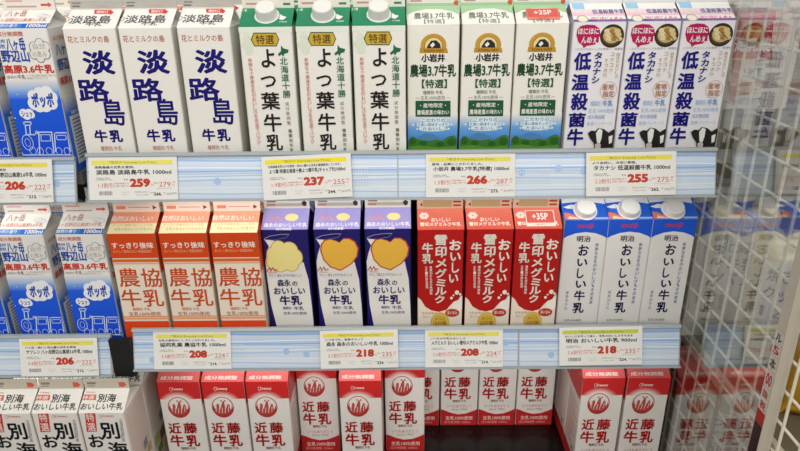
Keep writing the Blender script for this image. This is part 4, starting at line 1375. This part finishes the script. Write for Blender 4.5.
# ------------------------------------------------------------------ price cards
def price_card(level, side, xc, w0, ang, note, name, disc, price, taxed, frac, low, low2, label, hi='e9dc58', wd=124.0, lift=.0025, vol=None):
    yb, zb, t, nrm, hL = RAILS[(level, side)]
    hmm = 60.0
    org = Vector((xc, yb, zb)) + nrm * lift + t * (w0 / 1000)
    root = empty('price_card', org, label, 'price card', 'price cards in the shelf rails')
    ca, sa = math.cos(ang), math.sin(ang)

    def fm(u, v, e):
        uu, vv = u * ca - v * sa, u * sa + v * ca
        return (uu / 1000, t.y * vv / 1000 + nrm.y * e, t.z * vv / 1000 + nrm.z * e)
    h2 = wd / 2
    fm.bounds = (-h2, h2, 0, hmm)
    b = MB()
    A = [fm(x, y, 0) for x, y in ((-h2, 0), (h2, 0), (h2, hmm), (-h2, hmm))]
    B = [fm(x, y, -.0006) for x, y in ((-h2, 0), (h2, 0), (h2, hmm), (-h2, hmm))]
    b.face(A, 'e9e8e3')
    b.face(list(reversed(B)), 'e9e8e3')
    for i in range(4):
        j = (i + 1) % 4
        b.face([A[i], B[i], B[j], A[j]], 'e9e8e3')
    e = .0001
    X = lambda x: (x - 15) / 735.0 * wd - h2
    Y = lambda y: hmm - (y - 50) / 362.0 * hmm

    def tx(s, x0, y0, x1, y1, c, bold=0.0):
        ink_text(b, fm, s, (X(x0) + X(x1)) / 2, (Y(y0) + Y(y1)) / 2, X(x1) - X(x0), Y(y0) - Y(y1), c, bold, e + .00006)
    tx(note, 65, 125, 65 + min(600, 30 * len(note)), 147, '3a3834', .03)
    tx(name, 75 if len(name) > 14 else 110, 157, 700, 199, '303030', .035)
    tx('本体価格に消費税', 75, 223, 185, 233, '77756f', .0)
    tx('対象商品から更に', 75, 236, 215, 246, '77756f', .0)
    tx(disc, 88, 268, 215, 308, 'd0543c', .0)
    tx('通常価格より', 225, 266, 345, 280, 'd0543c', .0)
    tx('お買い得です', 225, 287, 345, 302, 'd0543c', .0)
    tx('本体', 302, 233, 340, 248, '8a5a50', .0)
    tx('円', 530, 280, 547, 296, 'b06a58', .0)
    tx('税込', 552, 264, 590, 280, 'c06a58', .0)
    tx(taxed, 595, 262, 690, 303, 'd0543c', .0)
    tx(frac, 697, 258, 730, 272, 'd0543c', .0)
    tx('円', 705, 282, 722, 297, 'd0543c', .0)
    tx('軽減税率対象', 575, 312, 700, 321, 'b8a8a0', .0)
    rnd = random.Random(int(price) + len(name))
    x = 92
    while x < 205:
        w = rnd.choice((2, 3, 5))
        ink(b, fm, ('r', 'f', X(x), Y(372), X(x + w), Y(338), '77777a', '77777a'), e)
        x += w + rnd.choice((2, 3, 4))
    tx('JAN4902', 275, 342, 345, 352, 'b5b3ae', .0)
    tx('入数12', 275, 360, 340, 372, 'b5b3ae', .0)
    tx('会員様は本体から', 390, 340, 515, 352, '8a8884', .0)
    tx('さらにお得', 400, 364, 500, 376, '8a8884', .0)
    tx('円', 525, 348, 545, 362, '8a8884', .0)
    tx(low, 548, 350, 615, 377, '2a2a2a', .045)
    tx('税込', 630, 350, 650, 362, 'c06a58', .0)
    tx(low2, 655, 352, 735, 374, '8a8884', .0)
    b.build('card', M_CARD, root)
    b = MB()
    ink(b, fm, ('r', 'f', X(42), Y(115), X(712), Y(79), hi, hi), e + .00006)
    ink_text(b, fm, '「毎日の Everyday Low Price」', (X(190) + X(580)) / 2, Y(97), X(580) - X(190), Y(84) - Y(111), '6d6a58', .0, e + .00012)
    b.build('header_band', M_CARD, root)['label'] = 'yellow printed header band'
    b = MB()
    ink_text(b, fm, price, (X(352) + X(522)) / 2, Y(268.5), X(522) - X(352), Y(232) - Y(305), 'd04428', .085, e + .00012)
    b.build('price_number', M_CARD, root)['label'] = 'large red price number'
    return root


CARD = 'white yellow-topped price card, %s yen, under the %s'
price_card('top', 'left', -.5525, 3.4, 0, '八ヶ岳山麓の生乳使用', 'ヤツレン 八ヶ岳野辺山高原3.6牛乳 1000ml', '3.4割引', '206', '222', '.48', '212.', '228円', CARD % ('206', 'top shelf locomotive cartons'), lift=.0058)
price_card('top', 'main', -.3785, 3.4, 0, '淡路島産の生乳を使用。', '淡路島 淡路島牛乳 1000ml', '1.3割引', '259', '279', '.72', '266.', '287円', CARD % ('259', 'navy brush-lettered cartons'), hi='ece35a')
price_card('top', 'main', -.1340, 3.4, .035, '北海道産生乳だけを使用・成分に優れた生乳を厳選使用しています。', 'よつ葉 特選北海道十勝よつ葉牛乳(キャップ付)1000ml', '1.9割引', '237', '255', '.96', '244.', '263円', CARD % ('237', 'gold badge cartons with caps'), hi='f2e21e', lift=.0058)
price_card('top', 'main', .0920, 3.4, 0, '産地・品質にこだわりました。', '小岩井 農場3.7牛乳[特選] 1000ml', '1.5割引', '266', '287', '.28', '273.', '294円', CARD % ('266', 'farm landscape cartons'))
price_card('top', 'main', .3140, 3.5, .01, 'より自然に、冷涼に管理。', 'タカナシ 低温殺菌牛乳 1000ml', '2.2割引', '255', '275', '.40', '262.', '282円', CARD % ('255', 'cow cartons'), lift=.0058)
price_card('middle', 'left', -.5420, 3.4, .006, '八ヶ岳・南八ヶ岳山麓の生乳を使用', 'ヤツレン 八ヶ岳野辺山高原3.6牛乳 1000ml', '3.4割引', '206', '222', '.48', '212.', '228円', CARD % ('206', 'middle shelf locomotive cartons'), wd=122, lift=.0058)
price_card('middle', 'main', -.3330, 3.4, 0, '生乳の風味おいしさにこだわりました。', '協同乳業 農協牛乳 1000ml', '3.5割引', '208', '224', '.64', '214.', '231円', CARD % ('208', 'orange and cream cartons'), wd=121)
price_card('middle', 'main', -.0720, 4, .012, 'いつまでも、家族そろって', '森永 森永のおいしい牛乳 1000ml', '3.2割引', '218', '235', '.44', '224.', '241円', CARD % ('218', 'dark blue jug cartons'), wd=121, lift=.0058)
price_card('middle', 'main', .0905, 3.4, 0, 'いつもの牛乳のおいしさ', 'メグミルク おいしい雪印メグミルク牛乳 1000ml', '3.3割引', '208', '224', '.64', '214.', '231円', CARD % ('208', 'red cartons with a milk splash'), wd=121)
price_card('middle', 'main', .3020, 6.5, .012, 'おいしさを守って届く、生乳のおいしさそのまま', '明治 おいしい牛乳 900ml', '2.6割引', '218', '235', '.44', '224.', '241円', CARD % ('218', 'blue-topped white cartons'), hi='c6cf4e', wd=128, lift=.0058)

# ------------------------------------------------------------------ clear end panel, post and wire mesh
XA = .443
root = empty('clear_acrylic_panel', (XA + .0015, .0, .63), 'clear acrylic end panel at the right reflecting the milk cartons', 'panel')
b = MB()
b.box(-.0005, -.222, .0, .0015, .435, 1.0)
b.build('sheet', M_ACRYL, root)
b = MB()
b.box(-.003, -.240, -.63, .013, -.2225, 1.0)
b.build('edge_post', M_POST, root)
b = MB()
b.box(-.0036, -.2395, -.1, -.0031, -.2230, .286)
b.build('dark_strip', mat('maroon_post_strip', '2a1418', .4), root)
b = MB()
fm = lambda u, v, e: (-.0037 - e, -.2230 - u / 1000, v / 1000)
fm.bounds = (-100, 100, -1000, 1000)
ink(b, fm, ('r', 'f', 0, 287, 17, 306, 'b83434', 'b83434'), .0)
for (z0, z1, t_, c_) in ((307, 322, '税', 'c43c3c'), (324, 338, '抜', 'b8423c'), (342, 362, '00', 'c43c3c'), (366, 384, '本', '55504a'), (387, 401, '5', 'c23434'), (404, 418, 'ル', '2a2a2e')):
    ink(b, fm, ('r', 'f', 0, z0 - 1, 17, z1 + 1, 'dcd6cc', 'dcd6cc'), .0)
    vs_, fs_ = glyphs(t_, .03)
    n0 = len(b.v)
    b.v += [fm(8.5 + x * 12, (z0 + z1) / 2 + y * (z1 - z0 - 3), .0003) for x, y in vs_]
    for f_ in fs_:
        b.f.append(tuple(i + n0 for i in f_))
        b.c.append([lin(c_)] * len(f_))
b.build('price_sticker', M_CARD, root)['label'] = 'white price stickers with red lettering'

root = empty('wire_mesh_panel', (.457, .0, .0), 'cream wire mesh panel standing just outside the acrylic panel', 'wire mesh')
for k in range(26):
    y = -.47 + k * .036
    b = MB()
    b.tube((0, y, .0), (0, y, 1.72), .0019, 8)
    b.build('wire', M_WIRE, root, smooth=True)
for k in range(39):
    z = 1.7 - k * .043 - .0005
    b = MB()
    b.tube((.0036, -.472, z), (.0036, .44, z), .0019, 8)
    b.build('wire', M_WIRE, root, smooth=True)


# ------------------------------------------------------------------ things on the other side of the mesh
root = empty('fixture_rack', (.8, .2, 0), 'cream side rack beyond the wire mesh holding snack bags', 'rack')
b = MB()
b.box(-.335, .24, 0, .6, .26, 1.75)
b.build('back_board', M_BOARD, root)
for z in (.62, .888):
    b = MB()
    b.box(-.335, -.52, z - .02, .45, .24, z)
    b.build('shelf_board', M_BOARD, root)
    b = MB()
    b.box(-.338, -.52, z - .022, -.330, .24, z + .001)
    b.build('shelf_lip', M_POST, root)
for y in (-.51, .2):
    b = MB()
    b.box(.42, y, 0, .45, y + .03, 1.6)
    b.build('leg', M_POST, root)


def snack_bag(loc, w, h, rz, film, label, text, seed):
    """pillow pouch with crimped ends and a white paper label"""
    root = empty('snack_bag', loc, label, 'snack bag', 'snack bags on the side rack')
    root.rotation_euler = (0, 0, rz)
    rnd = random.Random(seed)
    nx, nz = 12, 16
    ph = [rnd.uniform(0, 6) for _ in range(4)]

    def pt(i, j, s):
        u, v = i / nx, j / nz
        th = .028 * (math.sin(math.pi * u) ** .6 if 0 < u < 1 else 0) * (max(0.0, math.sin(math.pi * min(1, max(0, (v - .08) / .84)))) ** .55)
        th += .0025 * math.sin(ph[0] + 14 * u + 5 * v) * math.sin(math.pi * u) * math.sin(math.pi * v)
        return ((u - .5) * w * (1 - .04 * math.sin(math.pi * v)), s * th, v * h)
    b = MB()
    for s in (-1, 1):
        for i in range(nx):
            for j in range(nz):
                q = [pt(i, j, s), pt(i + 1, j, s), pt(i + 1, j + 1, s), pt(i, j + 1, s)]
                b.face(q if s < 0 else q[::-1], 'ffffff')
    b.build('pouch', film, root, smooth=True, weld=True)
    b = MB()
    lw, lh = w * .66, h * .5
    n = 6
    th = lambda u, v: pt(int(round(nx * u)), int(round(nz * v)), -1)

    def lab(u, v):
        x = (u - .5) * lw
        p = .0305 * (max(0, math.sin(math.pi * (.5 + x / w))) ** .6)
        return (x, -p - .0015, h * (.32 + .5 * v))
    for i in range(n):
        b.face([lab(i / n, 0), lab((i + 1) / n, 0), lab((i + 1) / n, 1), lab(i / n, 1)], 'dcdad4')
    for r, s in enumerate(text):
        vs, fs = glyphs(s, .02)
        n0 = len(b.v)
        for x, y in vs:
            p = lab(.5 + x * .84, .82 - r * .26 + y * .2)
            b.v.append((p[0], p[1] - .0006, p[2]))
        for f in fs:
            b.f.append(tuple(k + n0 for k in f))
            b.c.append([lin('6b6a6e')] * len(f))
    b.build('paper_label', M_CARD, root)['label'] = 'white printed paper label'
    return root


snack_bag((.535, .06, .888), .11, .21, -.25, M_CLEAR, 'pale crinkled snack bag deepest in on the upper rack board', ['北海道', '牛乳', 'パン'], 1)
snack_bag((.545, -.06, .888), .11, .22, -.3, M_CLEAR, 'pale snack bag in the middle of the upper rack board', ['焼きたて', 'クッキー', '12枚'], 2)
snack_bag((.555, -.19, .888), .12, .20, -.3, M_GOLD, 'amber snack bag nearest the aisle on the upper rack board', ['チーズ', 'せんべい', '税抜'], 3)
snack_bag((.535, -.02, .62), .12, .20, -.2, M_CLEAR, 'pale snack bag deepest in on the lower rack board', ['大麦', 'ビスケット', '徳用'], 4)
snack_bag((.550, -.15, .62), .12, .21, -.25, M_GOLD, 'amber snack bag in the middle of the lower rack board', ['かりんとう', '黒糖', '350g'], 5)
snack_bag((.550, -.29, .62), .12, .21, -.3, M_GOLD, 'amber snack bag nearest the aisle on the lower rack board', ['ミックス', 'ナッツ', '特価'], 6)

# red promotion board high up beyond the mesh
root = empty('promotion_board', (.545, .12, 1.24), 'red and white promotion board beyond the mesh at upper right', 'sign')
b = MB()
b.box(-.075, 0, 0, .055, .006, .18, 'd8d0c4')
fm = lambda u, v, e: (u / 1000, -e, v / 1000)
fm.bounds = (-75, 55, 0, 180)
for i, el in enumerate(DESIGN['board']):
    ink(b, fm, el, .0003 + i * .00004)
b.build('board', M_CARD, root)
b = MB()
b.box(-.008, .001, -.352, .008, .005, .0)
b.build('stake', M_POST, root)
